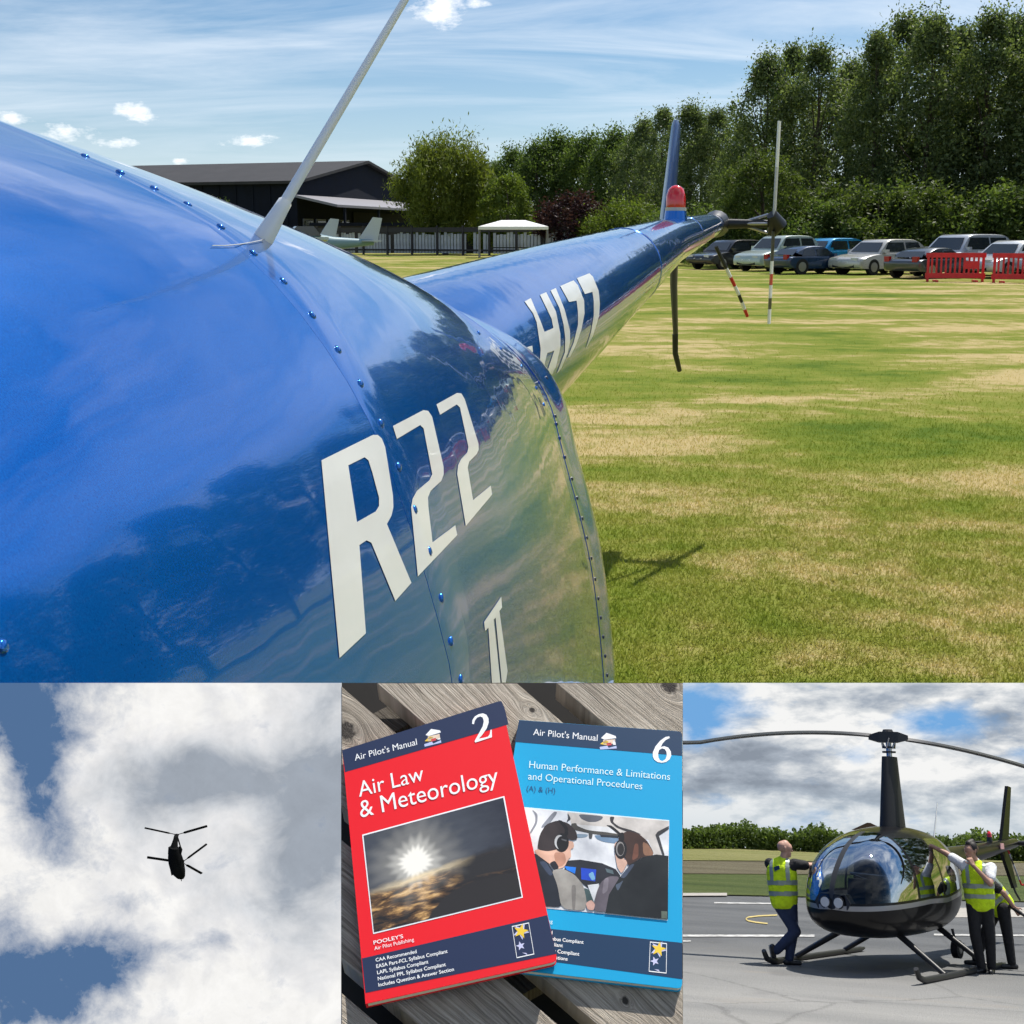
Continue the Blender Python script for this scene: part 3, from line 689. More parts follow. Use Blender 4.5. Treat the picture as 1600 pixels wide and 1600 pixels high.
# dark sheds behind the fence
for px, d, wd_, h_, lab in ((600, 116, 13, 2.9, 'long low dark shed behind the fence, below the hangar'), (735, 116, 9, 2.7, 'low dark shed behind the fence under the willow'), (900, 108, 10, 2.6, 'grey low shed behind the gazebo')):
    c = field(px, d)/S; sh = thing('shed', c*S, lab, 'shed')
    MB().box((-wd_/2, -2, 0), (wd_/2, 2, h_-.3), lambda v: (c+v)*S).ob('wall', 'dark_timber', sh)
    MB().box((-wd_/2-.3, -2.4, h_-.3), (wd_/2+.3, 2.4, h_), lambda v: (c+v)*S).ob('roof', 'canopy_grey' if px == 900 else 'navy_cladding', sh)
    for i in range(3): MB().box((-wd_/2+1+i*wd_/3.2, -2.06, .9), (-wd_/2+2.6+i*wd_/3.2, -2.01, 1.9), lambda v: (c+v)*S).ob('window', 'window_glass', sh)

# ------------------------------------------------------------------ cars
pmat('tyre', (.012, .012, .013), .85); pmat('car_glass', (.02, .026, .032), .05, spec=.9); pmat('lamp', (.6, .62, .64), .15, coat=1); pmat('tail_lamp', (.35, .01, .01), .2)
def car(px, d, rz, paint, dims, label, roofline):
    Lc, Wc, Hc = dims; c = field(px, d)/S; ca, sa = math.cos(rz), math.sin(rz)
    def T(x, y, z): return (c+Vector((ca*x-sa*y, sa*x+ca*y, z)))*S
    o = thing('parked_car', c*S, label, 'car', 'cars parked along the field edge')
    hl = Lc/2; x1, x2, x3, x4 = roofline   # bonnet base, roof front, roof rear, boot
    belt = .60*Hc
    # body: side profile swept across with tumblehome at the sills
    def ch(p, n=2):
        for _ in range(n):
            q = []
            for i in range(len(p)):
                a, b = p[i], p[(i+1) % len(p)]; q += [(a[0]*.78+b[0]*.22, a[1]*.78+b[1]*.22), (a[0]*.22+b[0]*.78, a[1]*.22+b[1]*.78)]
            p = q
        return p
    prof = ch([(hl-.08, .24), (hl+.02, .34), (hl+.01, .60), (hl-.10, .44*Hc+.06), (x1*hl+.1, belt), (x4*hl, belt+.05), (-hl+.05, belt), (-hl-.02, .62), (-hl, .36), (-hl+.10, .24)])
    rg = []
    for y, k in ((-.5, .90), (-.492, .955), (-.465, .985), (-.38, 1.0), (0, 1.012), (.38, 1.0), (.465, .985), (.492, .955), (.5, .90)):
        rg.append([T(x*k, y*Wc, .24+(z-.24)*(1-(1-k)*.7)) for x, z in prof])
    MB().rings(rg).ob('body', paint, o, True)
    gp_ = [(x1*hl, belt), (x2*hl, Hc-.06), (x3*hl, Hc-.04), (x4*hl, belt+.04)]
    cab = [(x1*hl+.02, belt-.05), (x1*hl, belt+.01)]+ch([(x1*hl-.06, belt+.07), (x2*hl+.10, Hc-.10), (x2*hl-.18, Hc), (x3*hl+.25, Hc-.01), (x3*hl-.08, Hc-.12), (x4*hl+.03, belt+.10)], 2)[2:-2]+[(x4*hl, belt+.02), (x4*hl, belt-.05)]
    tap = lambda z: .475-.095*max(0, (z-belt)/(Hc-belt))
    MB().rings([[T(x, f*tap(z)*Wc, z-(.03 if abs(f) > .9 and z > Hc-.2 else 0)) for x, z in cab] for f in (-1, -.9, 0, .9, 1)]).ob('cabin', paint, o, True)
    def pane(pts, name='window'): MB().raw(pts, [tuple(range(len(pts)))]).ob(name, 'car_glass', o)
    zb_, zt_ = belt+.06, Hc-.14
    fx = lambda z: x1*hl+(x2*hl-x1*hl)*(z-belt)/(Hc-belt); rx_ = lambda z: x4*hl+(x3*hl-x4*hl)*(z-belt)/(Hc-belt)
    mid = (x2+x3)/2*hl
    for y in (-1, 1):
        for xa0, xa1, xb0, xb1 in ((fx(zb_)-.22, fx(zt_)-.12, mid+.05, mid+.05), (mid-.05, mid-.05, rx_(zb_)+.30, rx_(zt_)+.18)):
            pane([T(xa0, y*(tap(zb_)*Wc+.012), zb_), T(xb0, y*(tap(zb_)*Wc+.012), zb_), T(xb1, y*(tap(zt_)*Wc+.012), zt_), T(xa1, y*(tap(zt_)*Wc+.012), zt_)])
    pane([T(fx(zb_)+.035, -.40*Wc, zb_), T(fx(zb_)+.035, .40*Wc, zb_), T(fx(zt_)+.035, .33*Wc, zt_), T(fx(zt_)+.035, -.33*Wc, zt_)], 'windscreen')
    pane([T(rx_(zb_)-.05, -.38*Wc, zb_+.04), T(rx_(zb_)-.05, .38*Wc, zb_+.04), T(rx_(zt_)-.05, .32*Wc, zt_), T(rx_(zt_)-.05, -.32*Wc, zt_)], 'rear_window')
    for y in (-1, 1):
        MB().box((hl-.22, y*.30*Wc-.16, .56), (hl-.0, y*.30*Wc+.16, .70), lambda v: T(v.x, v.y, v.z)).ob('headlight', 'lamp', o)
        MB().box((-hl-.01, y*.38*Wc-.12, .62), (-hl+.12, y*.38*Wc+.12, .82), lambda v: T(v.x, v.y, v.z)).ob('tail_light', 'tail_lamp', o)
        MB().box((x1*hl-.35, y*.47*Wc-.12+y*.08, belt+.02), (x1*hl-.2, y*.47*Wc+.12+y*.08, belt+.16), lambda v: T(v.x, v.y, v.z)).ob('wing_mirror', paint, o)
        for x in (.62*hl, -.60*hl):
            wh = MB().tube([T(x, y*.40*Wc, .32), T(x, y*.502*Wc, .32)], .33*S, 18).ob('wheel', 'tyre', o, True)
            MB().tube([T(x, y*.49*Wc, .32), T(x, y*.508*Wc, .32)], .20*S, 12).ob('rim', 'steel', wh, True)
    MB().box((hl-.03, -.32*Wc, .30), (hl+.02, .32*Wc, .45), lambda v: T(v.x, v.y, v.z)).ob('grille', 'tyre', o)
    MB().box((hl+.0, -.26, .44), (hl+.03, .26, .54), lambda v: T(v.x, v.y, v.z)).ob('number_plate', 'white_paint', o)
for nm, c_ in (('car_black', (.010, .011, .014)), ('car_mint', (.42, .50, .47)), ('car_blue', (.02, .30, .62)), ('car_navy', (.010, .035, .085)), ('car_silver', (.50, .49, .46)), ('car_grey', (.42, .45, .50)), ('car_white', (.62, .64, .66)), ('car_slate', (.045, .055, .07))):
    pmat(nm, c_, .3, metal=.3, coat=1.0, vary=.04)
hatch = (.45, .14, -.74, -.93); sal = (.42, .12, -.5, -.80); suv = (.44, .16, -.84, -.96)
car(1136, 57, R(215), 'car_black', (4.2, 1.8, 1.42), 'black hatchback parked under the tail rotor', hatch)
car(1212, 54, R(213), 'car_mint', (4.1, 1.8, 1.62), 'pale mint green car parked beside the black hatchback', hatch)
car(1285, 55, R(212), 'car_blue', (4.3, 1.8, 1.50), 'bright blue hatchback parked behind the navy car bonnet', hatch)
car(1262, 49.5, R(25), 'car_navy', (3.7, 1.7, 1.18), 'low dark navy car parked nose to the blue hatchback', sal)
car(1368, 49, R(212), 'car_silver', (4.3, 1.8, 1.46), 'silver beige hatchback with dark lower doors beside the blue car', hatch)
car(1492, 47, R(210), 'car_grey', (4.5, 1.9, 1.66), 'light grey sport utility car behind the red barrier', suv)
car(1452, 44.5, R(30), 'car_slate', (3.6, 1.75, 1.15), 'dark slate car bonnet between the silver hatchback and the red barrier', sal)
car(1574, 45, R(209), 'car_white', (4.3, 1.8, 1.42), 'white saloon parked past the grey sport utility car', sal)
car(1660, 44, R(208), 'car_grey', (4.3, 1.8, 1.46), 'grey car at the end of the row past the white saloon', hatch)

# red pedestrian barriers
pmat('barrier_red', (.62, .012, .02), .4, vary=.15, vscale=1.5)
def barrier(px, d, rz, label):
    c = field(px, d)/S; ca, sa = math.cos(rz), math.sin(rz)
    def T(x, y, z): return (c+Vector((ca*x-sa*y, sa*x+ca*y, z)))*S
    o = thing('crowd_barrier', c*S, label, 'barrier', 'red plastic barriers by the cars')
    for z0, z1 in ((.12, .30), (.84, 1.0)): MB().box((-1.0, -.03, z0), (1.0, .03, z1), lambda v: T(v.x, v.y, v.z)).ob('rail', 'barrier_red', o)
    for x in (-.96, .88): MB().box((x, -.035, .0), (x+.08, .035, 1.0), lambda v: T(v.x, v.y, v.z)).ob('end_post', 'barrier_red', o)
    for i in range(11): MB().box((-.82+i*.155, -.02, .30), (-.76+i*.155, .02, .84), lambda v: T(v.x, v.y, v.z)).ob('bar', 'barrier_red', o)
    MB().box((.25, -.045, .45), (.75, -.025, .72), lambda v: T(v.x, v.y, v.z)).ob('panel', 'barrier_red', o)
    for x in (-.7, .62): MB().box((x, -.25, .0), (x+.1, .25, .06), lambda v: T(v.x, v.y, v.z)).ob('foot', 'barrier_red', o)
barrier(1487, 40.5, R(-8), 'red plastic crowd barrier with slots in front of the grey sport utility car')
barrier(1592, 39.5, R(-12), 'red plastic crowd barrier in front of the white saloon')
# ================================================================== THE SMALL DISPLAYS BELOW: helicopter against cloud, manuals on a slatted table, airfield
# ------------------------------------------------------------------ cloud backdrop with a tandem-rotor helicopter
def cloudmat(name, build):
    m, t, out = newmat(name)
    uv = t.add('ShaderNodeUVMap', uv_map='uv').outputs[0]
    col = build(t, uv)
    e = t.add('ShaderNodeEmission'); t.put(e, 'Color', col); e.inputs['Strength'].default_value = SKYE
    t.l.new(e.outputs[0], out.inputs[0])
SKYE = 1.0/2**SC.view_settings.exposure
def blobs(t, uv, lst, wob):
    v = None
    for (x, y, rx, ry, k) in lst:
        p = t.map(uv, (1/rx, 1/ry, 0), (0, 0, 0), (-x/rx, -y/ry, 0)); r_ = t.vmath('LENGTH', p)
        g = t.math('MULTIPLY', t.math('POWER', 2.718, t.math('MULTIPLY', t.math('MULTIPLY', r_, r_), -1.0)), k)
        v = g if v is None else t.math('ADD', v, g)
    return t.math('ADD', v, wob)
def sky_left(t, uv):
    wv = t.noise(uv, 4.5, 12, .66, .35); w2 = t.noise(t.map(uv, (1, 1, 1), (0, 0, 0), (4, 2, 0)), 10, 10, .68, .3); w3 = t.noise(t.map(uv, (1, 1, 1), (0, 0, .3), (1, 7, 0)), 3.0, 7, .55, .4)
    wob = t.math('ADD', t.math('MULTIPLY', t.math('SUBTRACT', wv, .5), 1.5), t.math('MULTIPLY', t.math('SUBTRACT', w2, .5), 1.3))
    blue = blobs(t, uv, [(.03, .03, .26, .13, 1.2), (.10, .18, .11, .12, .9), (.11, .34, .09, .10, .75), (.18, .46, .11, .12, .7), (.02, .66, .07, .10, .3), (.06, .90, .28, .16, 1.3), (.3, .82, .18, .07, .65), (.5, .78, .16, .05, .38), (.64, .75, .08, .04, .35), (.38, .64, .06, .03, .3)], wob)
    grey = blobs(t, uv, [(.66, .27, .30, .10, .75), (.98, .30, .16, .32, 1.0), (.9, .55, .14, .22, .5), (.5, .33, .12, .06, .35), (.55, .5, .3, .3, .3)], t.math('MULTIPLY', t.math('SUBTRACT', w3, .5), 1.6))
    w5 = t.noise(t.map(uv, (1, 1.2, 1), (0, 0, .5), (6, 3, 0)), 5.5, 9, .6, .5); grey = t.math('ADD', grey, t.math('MULTIPLY', t.math('SUBTRACT', w5, .5), 1.3))
    cl = t.ramp(grey, [(-.0, (.93, .92, .90)), (.22, (.80, .80, .81)), (.50, (.66, .68, .71)), (1.1, (.35, .39, .45))])
    det = t.math('MULTIPLY_ADD', t.math('SUBTRACT', w2, .5), .40, 1.0)
    cl = t.mix(1.0, cl, t.comb(det, det, det), 'MULTIPLY')
    return t.mix(t.ramp(blue, [(.18, 0.0), (1.0, 1.0)]), cl, (.085, .165, .32))
cloudmat('cloud_bank', sky_left)
def board(name, px0, px1, py0, py1, depth, mat, u, label=None, th=.02, bow=0.0):
    nx = 12; vs = []; uv = []
    for back in (0, 1):
        for j, py in enumerate((py0, py1)):
            for i in range(nx+1):
                px = px0+(px1-px0)*i/nx; dd = depth-bow*(2*i/nx-1)**2
                vs.append(at(px, py, dd+th*back)); uv.append(u(px, py))
    n = nx+1; fs = []
    for i in range(nx):
        fs += [(i, n+i, n+i+1, i+1), (2*n+i, 2*n+i+1, 3*n+i+1, 3*n+i), (i, i+1, 2*n+i+1, 2*n+i), (n+i, 3*n+i, 3*n+i+1, n+i+1)]
    fs += [(0, 2*n, 3*n, n), (n-1, 2*n-1, 4*n-1, 3*n-1)]
    o = mk(name, vs, fs, mat, origin=at((px0+px1)/2, py1, depth), uv=uv); o.data.materials.append(MATS['satin_back'])
    for p in o.data.polygons:
        if any(v >= 2*n for v in p.vertices): p.material_index = 1
    return props(o, kind='structure')
pmat('satin_back', (.05, .05, .055), .8)
board('sky', -60, 534, 1067, 1660, .90, 'cloud_bank', lambda px, py: (px/533, (py-1067)/533))
pmat('silhouette_black', (.007, .0075, .008), .9, vary=.3, vscale=80, spec=.05)  # near-black colour paints in the backlit silhouette, not a real finish
CD = .80
def CK(x, y, z=0.0): return at(180+x/8, 1260+y/8, CD)+FW*(z/8/1800*CD)      # z: away from the viewer, same unit
chin = thing('tandem_helicopter', CK(780, 760), 'dark twin rotor helicopter silhouetted against the clouds', 'helicopter')
def ckring(cx, cy, w_, dz, zc, n=14): return [CK(cx+w_*math.cos(a), cy+.18*w_*math.cos(a), zc+dz*math.sin(a)) for a in np.linspace(0, 2*math.pi, n, endpoint=False)]
MB().rings([ckring(738, 512, 62, 55, -10), ckring(742, 560, 74, 70, -5), ckring(752, 640, 92, 85, 0), ckring(766, 720, 98, 88, 0), ckring(783, 800, 92, 86, 0), ckring(798, 860, 74, 72, 5), ckring(810, 898, 46, 50, 15), ckring(816, 915, 18, 20, 25)]).ob('fuselage', 'silhouette_black', chin, True)
MB().rings([ckring(728, 408, 24, 60, 120), ckring(727, 440, 26, 70, 100), ckring(724, 480, 32, 80, 70), ckring(722, 530, 46, 80, 40)]).ob('rear_pylon', 'silhouette_black', chin, True)
MB().rings([ckring(802, 745, 28, 30, 110), ckring(800, 770, 40, 40, 60)]).ob('front_pylon', 'silhouette_black', chin, True)
MB().tube([CK(676, 515, 20), CK(680, 600, 10)], [18/8/1800*CD, 24/8/1800*CD], 10).ob('engine', 'silhouette_black', chin, True)
MB().tube([CK(800, 505, 20), CK(812, 545, 10), CK(806, 600, 10)], [14/8/1800*CD, 26/8/1800*CD, 18/8/1800*CD], 10).ob('engine', 'silhouette_black', chin, True)
MB().prism([(690, 790), (735, 850), (705, 862)], -10, 10, CK).ob('sponson', 'silhouette_black', chin)
MB().prism([(842, 660), (862, 680), (850, 720)], -10, 10, CK).ob('sponson', 'silhouette_black', chin)
MB().tube([CK(818, 910, 20), CK(823, 942, 20)], 5/8/1800*CD, 6).ob('refuelling_probe', 'silhouette_black', chin)
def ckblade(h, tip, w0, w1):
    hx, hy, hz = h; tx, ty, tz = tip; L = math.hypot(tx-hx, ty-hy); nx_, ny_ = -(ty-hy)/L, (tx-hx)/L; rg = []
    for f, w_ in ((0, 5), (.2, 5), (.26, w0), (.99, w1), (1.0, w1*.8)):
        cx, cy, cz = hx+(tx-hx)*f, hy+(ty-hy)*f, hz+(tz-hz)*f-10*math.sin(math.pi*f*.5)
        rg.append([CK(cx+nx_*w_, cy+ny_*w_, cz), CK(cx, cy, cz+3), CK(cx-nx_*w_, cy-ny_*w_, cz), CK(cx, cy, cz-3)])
    MB().rings(rg).ob('rotor_blade', 'silhouette_black', chin)
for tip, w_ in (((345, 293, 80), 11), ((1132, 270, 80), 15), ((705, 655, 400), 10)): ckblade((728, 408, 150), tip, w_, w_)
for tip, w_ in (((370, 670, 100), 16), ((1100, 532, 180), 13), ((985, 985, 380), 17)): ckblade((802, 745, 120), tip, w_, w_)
MB().rings([ckring(728, 405, 26, 26, 150), ckring(728, 412, 26, 26, 120)]).ob('rotor_hub', 'silhouette_black', chin)
MB().rings([ckring(802, 742, 26, 26, 130), ckring(802, 750, 26, 26, 105)]).ob('rotor_hub', 'silhouette_black', chin)

# ------------------------------------------------------------------ slatted table with two manuals
TD = .78; TILT = R(47)
TN = (-FW*math.cos(TILT)+UP*math.sin(TILT)).normalized(); TP = at(800, 1333, TD)
def I(px, py, href=0.0):
    r_ = ray(px, py); return EYEP + r_*((TP+TN*href-EYEP).dot(TN)/r_.dot(TN))
def Bp(href):
    return lambda px, py, h: I(px, py, href)+TN*(h-href)
def woodmat(name, tone=1.0, knots=()):
    m, t, out = newmat(name)
    uv = t.add('ShaderNodeUVMap', uv_map='uv').outputs[0]; u, v, _ = t.sep(uv)
    off = None
    for (ku, kv, kr, ks) in knots:
        du = t.math('SUBTRACT', u, ku); dv = t.math('SUBTRACT', v, kv)
        r2 = t.math('ADD', t.math('MULTIPLY', t.math('MULTIPLY', du, du), .35), t.math('MULTIPLY', dv, dv))
        g = t.math('MULTIPLY', t.math('DIVIDE', dv, t.math('ADD', r2, kr*kr)), ks)
        off = g if off is None else t.math('ADD', off, g)
    wn = t.noise(t.map(uv, (.35, .9, 1)), 1.2, 3); v2 = t.math('ADD', v, t.math('MULTIPLY', wn, .28))
    if off is not None: v2 = t.math('SUBTRACT', v2, off)
    p = t.comb(t.math('MULTIPLY', u, .30), t.math('MULTIPLY', v2, 15.0), t.math('MULTIPLY', v, .0))
    g1 = t.noise(p, 1.6, 6, .65); p2 = t.comb(t.math('MULTIPLY', u, 1.1), t.math('MULTIPLY', v2, 60.0), 0.0); g2 = t.noise(p2, 1.0, 4, .7)
    big = t.noise(t.map(uv, (.5, 1.5, 1), (0, 0, 0), (9, 3, 0)), 1.0, 3)
    f = t.math('ADD', t.math('MULTIPLY', g1, .62), t.math('MULTIPLY', g2, .38))
    col = t.ramp(f, [(.32, (.055*tone, .046*tone, .036*tone)), (.42, (.24*tone, .205*tone, .16*tone)), (.52, (.46*tone, .40*tone, .325*tone)), (.68, (.71*tone, .64*tone, .535*tone))])
    col = t.mix(t.math('MULTIPLY', t.ramp(big, [(.4, 0.0), (.65, 1.0)]), .45), col, (.17*tone, .14*tone, .11*tone))
    for (ku, kv, kr, ks) in knots:
        du = t.math('SUBTRACT', u, ku); dv = t.math('SUBTRACT', v, kv)
        r_ = t.math('SQRT', t.math('ADD', t.math('MULTIPLY', t.math('MULTIPLY', du, du), .55), t.math('MULTIPLY', dv, dv)))
        rn = t.math('ADD', r_, t.math('MULTIPLY', t.math('SUBTRACT', t.noise(uv, 14, 4), .5), kr*.9))
        col = t.mix(t.ramp(t.math('DIVIDE', rn, kr*2), [(.35, 1.0), (.55, 0.0)]), col, (.05, .042, .036))
    b = t.add('ShaderNodeBsdfPrincipled', i_Roughness=.82); t.put(b, 'Base Color', col); b.inputs['Specular IOR Level'].default_value = .3
    t.put(b, 'Normal', t.bump(f, .9, .004)); t.l.new(b.outputs[0], out.inputs[0])
AN = R(40.5); ca_, sa_ = math.cos(AN), math.sin(AN)
def plank_uv(x, y): return ((x*ca_+y*sa_)/100, (x*sa_-y*ca_)/100)
kn = [(*plank_uv(543, 1147), .15, .075), (*plank_uv(836, 1113), .04, .012), (*plank_uv(1046, 1072), .11, .05), (*plank_uv(992, 1578), .05, .012)]
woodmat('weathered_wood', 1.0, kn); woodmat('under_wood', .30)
pmat('gap_shade_brown', (.018, .016, .014), .95, vary=.4, vscale=30)  # dark brown stands in for the shade seen through the slat gaps
CELL = [(533, 1067), (1067, 1067), (1067, 1650), (533, 1650)]
def clip(poly, f):        # keep f(p) >= 0
    out_ = []
    for i in range(len(poly)):
        a, b = poly[i], poly[(i+1) % len(poly)]; fa, fb_ = f(a), f(b)
        if fa >= 0: out_.append(a)
        if fa*fb_ < 0: k = fa/(fa-fb_); out_.append((a[0]+(b[0]-a[0])*k, a[1]+(b[1]-a[1])*k))
    return out_
table = thing('slatted_table', I(800, 1650)-TN*.05, 'weathered grey wooden slatted table with knots and open gaps under two manuals', 'table')
cA = 553*sa_-1089*ca_; PITp, GAP = 182.0, 40.0
T0 = Bp(0.0)
def slab(name, poly, h0, h1, mat, parent, fn, bev=2.2):
    """plank piece with softened top edge"""
    n = len(poly); cx = sum(p[0] for p in poly)/n; cy = sum(p[1] for p in poly)/n
    def inset(k): 
        res = []
        for x, y in poly:
            L = math.hypot(x-cx, y-cy); res.append((x+(cx-x)*k/L, y+(cy-y)*k/L))
        return res
    lay = [(poly, h0), (poly, h1-.0014), (inset(bev*.35), h1-.0004), (inset(bev), h1)]
    vs = []; uv = []
    for pl_, h in lay:
        for x, y in pl_: vs.append(fn(x, y, h)); uv.append(plank_uv(x, y))
    fs = []
    for k in range(3):
        for i in range(n): j = (i+1) % n; fs.append((k*n+i, k*n+j, (k+1)*n+j, (k+1)*n+i))
    fs.append(tuple(3*n+i for i in range(n))); fs.append(tuple(reversed(range(n))))
    return mk(name, vs, fs, mat, parent, uv=uv)
for k in range(-4, 4):
    lo = cA+GAP+k*PITp; hi = lo+PITp-GAP
    p = clip(clip(CELL, lambda q: q[0]*sa_-q[1]*ca_-lo), lambda q: hi-(q[0]*sa_-q[1]*ca_))
    if len(p) >= 3: slab('slat', p, -.022, 0.0, 'weathered_wood', table, T0)
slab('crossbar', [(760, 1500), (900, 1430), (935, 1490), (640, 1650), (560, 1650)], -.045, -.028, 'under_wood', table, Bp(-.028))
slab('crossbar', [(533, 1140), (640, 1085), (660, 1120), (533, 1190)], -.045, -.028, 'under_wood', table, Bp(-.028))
MB().prism(CELL, -.075, -.055, Bp(-.055)).ob('gap_backing', 'gap_shade_brown', table)  # added backing board, coloured dark so the gaps read as shaded

# ---- manuals
def cover(name, col, rough=.45): pmat(name, col, rough, coat=.12, coat_rough=.15, spec=.3)
cover('cover_red', (.86, .010, .020)); cover('cover_blue', (.0, .36, .66)); cover('cover_navy', (.018, .032, .085)); cover('cover_navy2', (.008, .040, .100))
pmat('pages', (.78, .75, .68), .8); pmat('ink_white', (.95, .95, .95), .4); pmat('ink_dark', (.01, .10, .24), .4); pmat('ink_cyan', (.70, .93, .95), .4)
pmat('ink_yellow', (.90, .62, .05), .4); pmat('ink_lilac', (.62, .62, .85), .4); pmat('ink_peach', (.85, .66, .50), .4); pmat('ink_pale_blue', (.52, .58, .85), .4); pmat('ink_red', (.7, .08, .08), .4)
zc = lambda *p: [(533+x/3, 1066+y/3) for x, y in p]
class Manual:
    def __init__(s, name, label, quad, href, th, mat, tiltfn):
        s.href = href; s.q = quad; s.fn0 = tiltfn
        s.o = thing(name, s.P(*quad[3], 0), label, 'book', None)
        rnd = s.rounded(quad)
        MB().prism(quad_in(rnd, 2.0), -th+.0008, -.0006, s.P).ob('pages', 'pages', s.o)
        s.c = MB().prism(rnd, -.0006, 0, s.P).ob('front_cover', mat, s.o)
        MB().prism(rnd, -th, -th+.0008, s.P).ob('back_cover', mat, s.o)
        sp = [quad[0], lp2(quad[0], quad[1], .012), lp2(quad[3], quad[2], .012), quad[3]]
        MB().prism(sp, -th+.0008, -.0006, s.P).ob('spine', mat, s.o)
    def rounded(s, q):
        res = []
        for i in range(4):
            p, a, b = q[i], q[i-1], q[(i+1) % 4]
            if i in (1, 2):
                for k in range(5):
                    t_ = k/4; A_ = toward(p, a, 9); B_ = toward(p, b, 9)
                    res.append(((1-t_)**2*A_[0]+2*t_*(1-t_)*p[0]+t_**2*B_[0], (1-t_)**2*A_[1]+2*t_*(1-t_)*p[1]+t_**2*B_[1]))
            else: res.append(p)
        return res
    def P(s, px, py, h): return I(px, py, s.href)+TN*(h+s.fn0(px, py))
    def flat(s, loops, mat, name, h=.0001, parent=None):
        fl, tr = tri_poly(loops); return mk(name, [s.P(x, y, h) for x, y in fl], tr, mat, parent or s.c)
    def text(s, body, p0, p1, mat='ink_white', h=.00025, bold=0.0, tall=1.0, name='lettering'):
        (x0, y0), (x1, y1) = zc(p0)[0], zc(p1)[0]
        vs, fs = text_mesh(body, bold); xa = min(v[0] for v in vs); wdt = max(v[0] for v in vs)-xa
        ex = ((x1-x0)/wdt, (y1-y0)/wdt); L = math.hypot(*ex)
        upx = ((s.q[0][0]+s.q[1][0])-(s.q[3][0]+s.q[2][0]), (s.q[0][1]+s.q[1][1])-(s.q[3][1]+s.q[2][1])); ul = math.hypot(*upx)
        ey = (upx[0]/ul*L*tall, upx[1]/ul*L*tall)
        mk(name, [s.P(x0+(x-xa)*ex[0]+y*ey[0], y0+(x-xa)*ex[1]+y*ey[1], h) for x, y in vs], fs, mat, s.c)
def lp2(a, b, f): return (a[0]+(b[0]-a[0])*f, a[1]+(b[1]-a[1])*f)
def toward(p, a, d_): L = math.hypot(a[0]-p[0], a[1]-p[1]); return (p[0]+(a[0]-p[0])*d_/L, p[1]+(a[1]-p[1])*d_/L)
def quad_in(q, d_):
    cx = sum(p[0] for p in q)/len(q); cy = sum(p[1] for p in q)/len(q); return [toward(p, (cx, cy), d_) for p in q]
blueb = Manual('blue_manual', 'bright blue paperback flight manual with a white number six, lying under the red one', [(811, 1125), (1066, 1143), (1066, 1545), (753, 1509)], .0065, .0060, 'cover_blue', lambda x, y: 0.0)
redb = Manual('red_manual', 'red paperback flight manual with a white number two and a sunset picture', [(534.5, 1171), (783, 1098), (871, 1506), (571, 1568)], .0105, .0065, 'cover_red', lambda x, y: (x-870)/330*.0050+.0040)
# red cover print
redb.flat([zc((4, 315), (735, 100), (751, 98), (766, 130), (785, 208), (18, 418))], 'cover_navy', 'band')
redb.flat([zc((97, 1293), (966, 1104), (1007, 1286), (114, 1455))], 'cover_navy', 'band')
redb.text("Air Pilot's Manual", (65, 366), (357, 296))
redb.text("Air Law", (85, 536), (390, 462), tall=1.05)
redb.text("& Meteorology", (92, 634), (740, 482), tall=1.05)
redb.text("POOLEY'S", (153, 1229), (292, 1200), bold=.01, tall=.75)
redb.text("Air Pilot Publishing", (157, 1256), (342, 1216))
for i, (tx, a, b_) in enumerate((("CAA Recommended", (163, 1310), (355, 1272)), ("EASA Part-FCL Syllabus Compliant", (166, 1340), (500, 1273)), ("LAPL Syllabus Compliant", (170, 1369), (410, 1321)), ("National PPL Syllabus Compliant", (173, 1398), (492, 1335)), ("Includes Question & Answer Section", (176, 1427), (530, 1358)))):
    redb.text(tx, a, b_, bold=.012)
def r1(p): return [(533+x/6, 1090+y/6) for x, y in p]
redb.flat([r1([(1228,262),(1232,225),(1255,192),(1290,172),(1330,165),(1362,178),(1382,212),(1384,252),(1366,306),(1325,365),(1292,402),(1340,394),(1378,384),(1394,362),(1400,322),(1412,318),(1415,390),(1258,438),(1252,424),(1292,352),(1328,286),(1338,240),(1328,205),(1305,194),(1276,204),(1254,232),(1246,266)])], 'ink_white', 'numeral', .00025)
def star(cx, cy, r_, rot=0.0, k=.42, n=5):
    return [(cx+(r_ if i % 2 == 0 else r_*k)*math.sin(rot+math.pi*i/n), cy-(r_ if i % 2 == 0 else r_*k)*math.cos(rot+math.pi*i/n)) for i in range(2*n)]
def emblem(bk, box, s1_, s2_, s3_, r_):
    bk.flat([zc(*box), zc(*[tuple(x) for x in quad_in(box, 5)])], 'ink_white', 'emblem_frame', .0002)
    bk.flat([zc(*star(*s1_, r_*1.12, .45))], 'ink_lilac', 'emblem_star', .0002); bk.flat([zc(*star(*s1_, r_, .2))], 'ink_yellow', 'emblem_star', .0003)
    bk.flat([zc(*star(*s2_, r_*.62, -.3))], 'ink_lilac', 'emblem_star', .0002); bk.flat([zc((s3_[0]-12, s3_[1]-4), (s3_[0]+8, s3_[1]-2), (s3_[0]+14, s3_[1]+8))], 'ink_lilac', 'emblem_star', .0002)
emblem(redb, [(800, 1153), (880, 1137), (905, 1287), (823, 1304)], (843, 1178), (841, 1246), (860, 1282), 36)
emblem(blueb, [(1448, 1216), (1527, 1224), (1525, 1366), (1442, 1357)], (1488, 1252), (1470, 1308), (1480, 1350), 36)
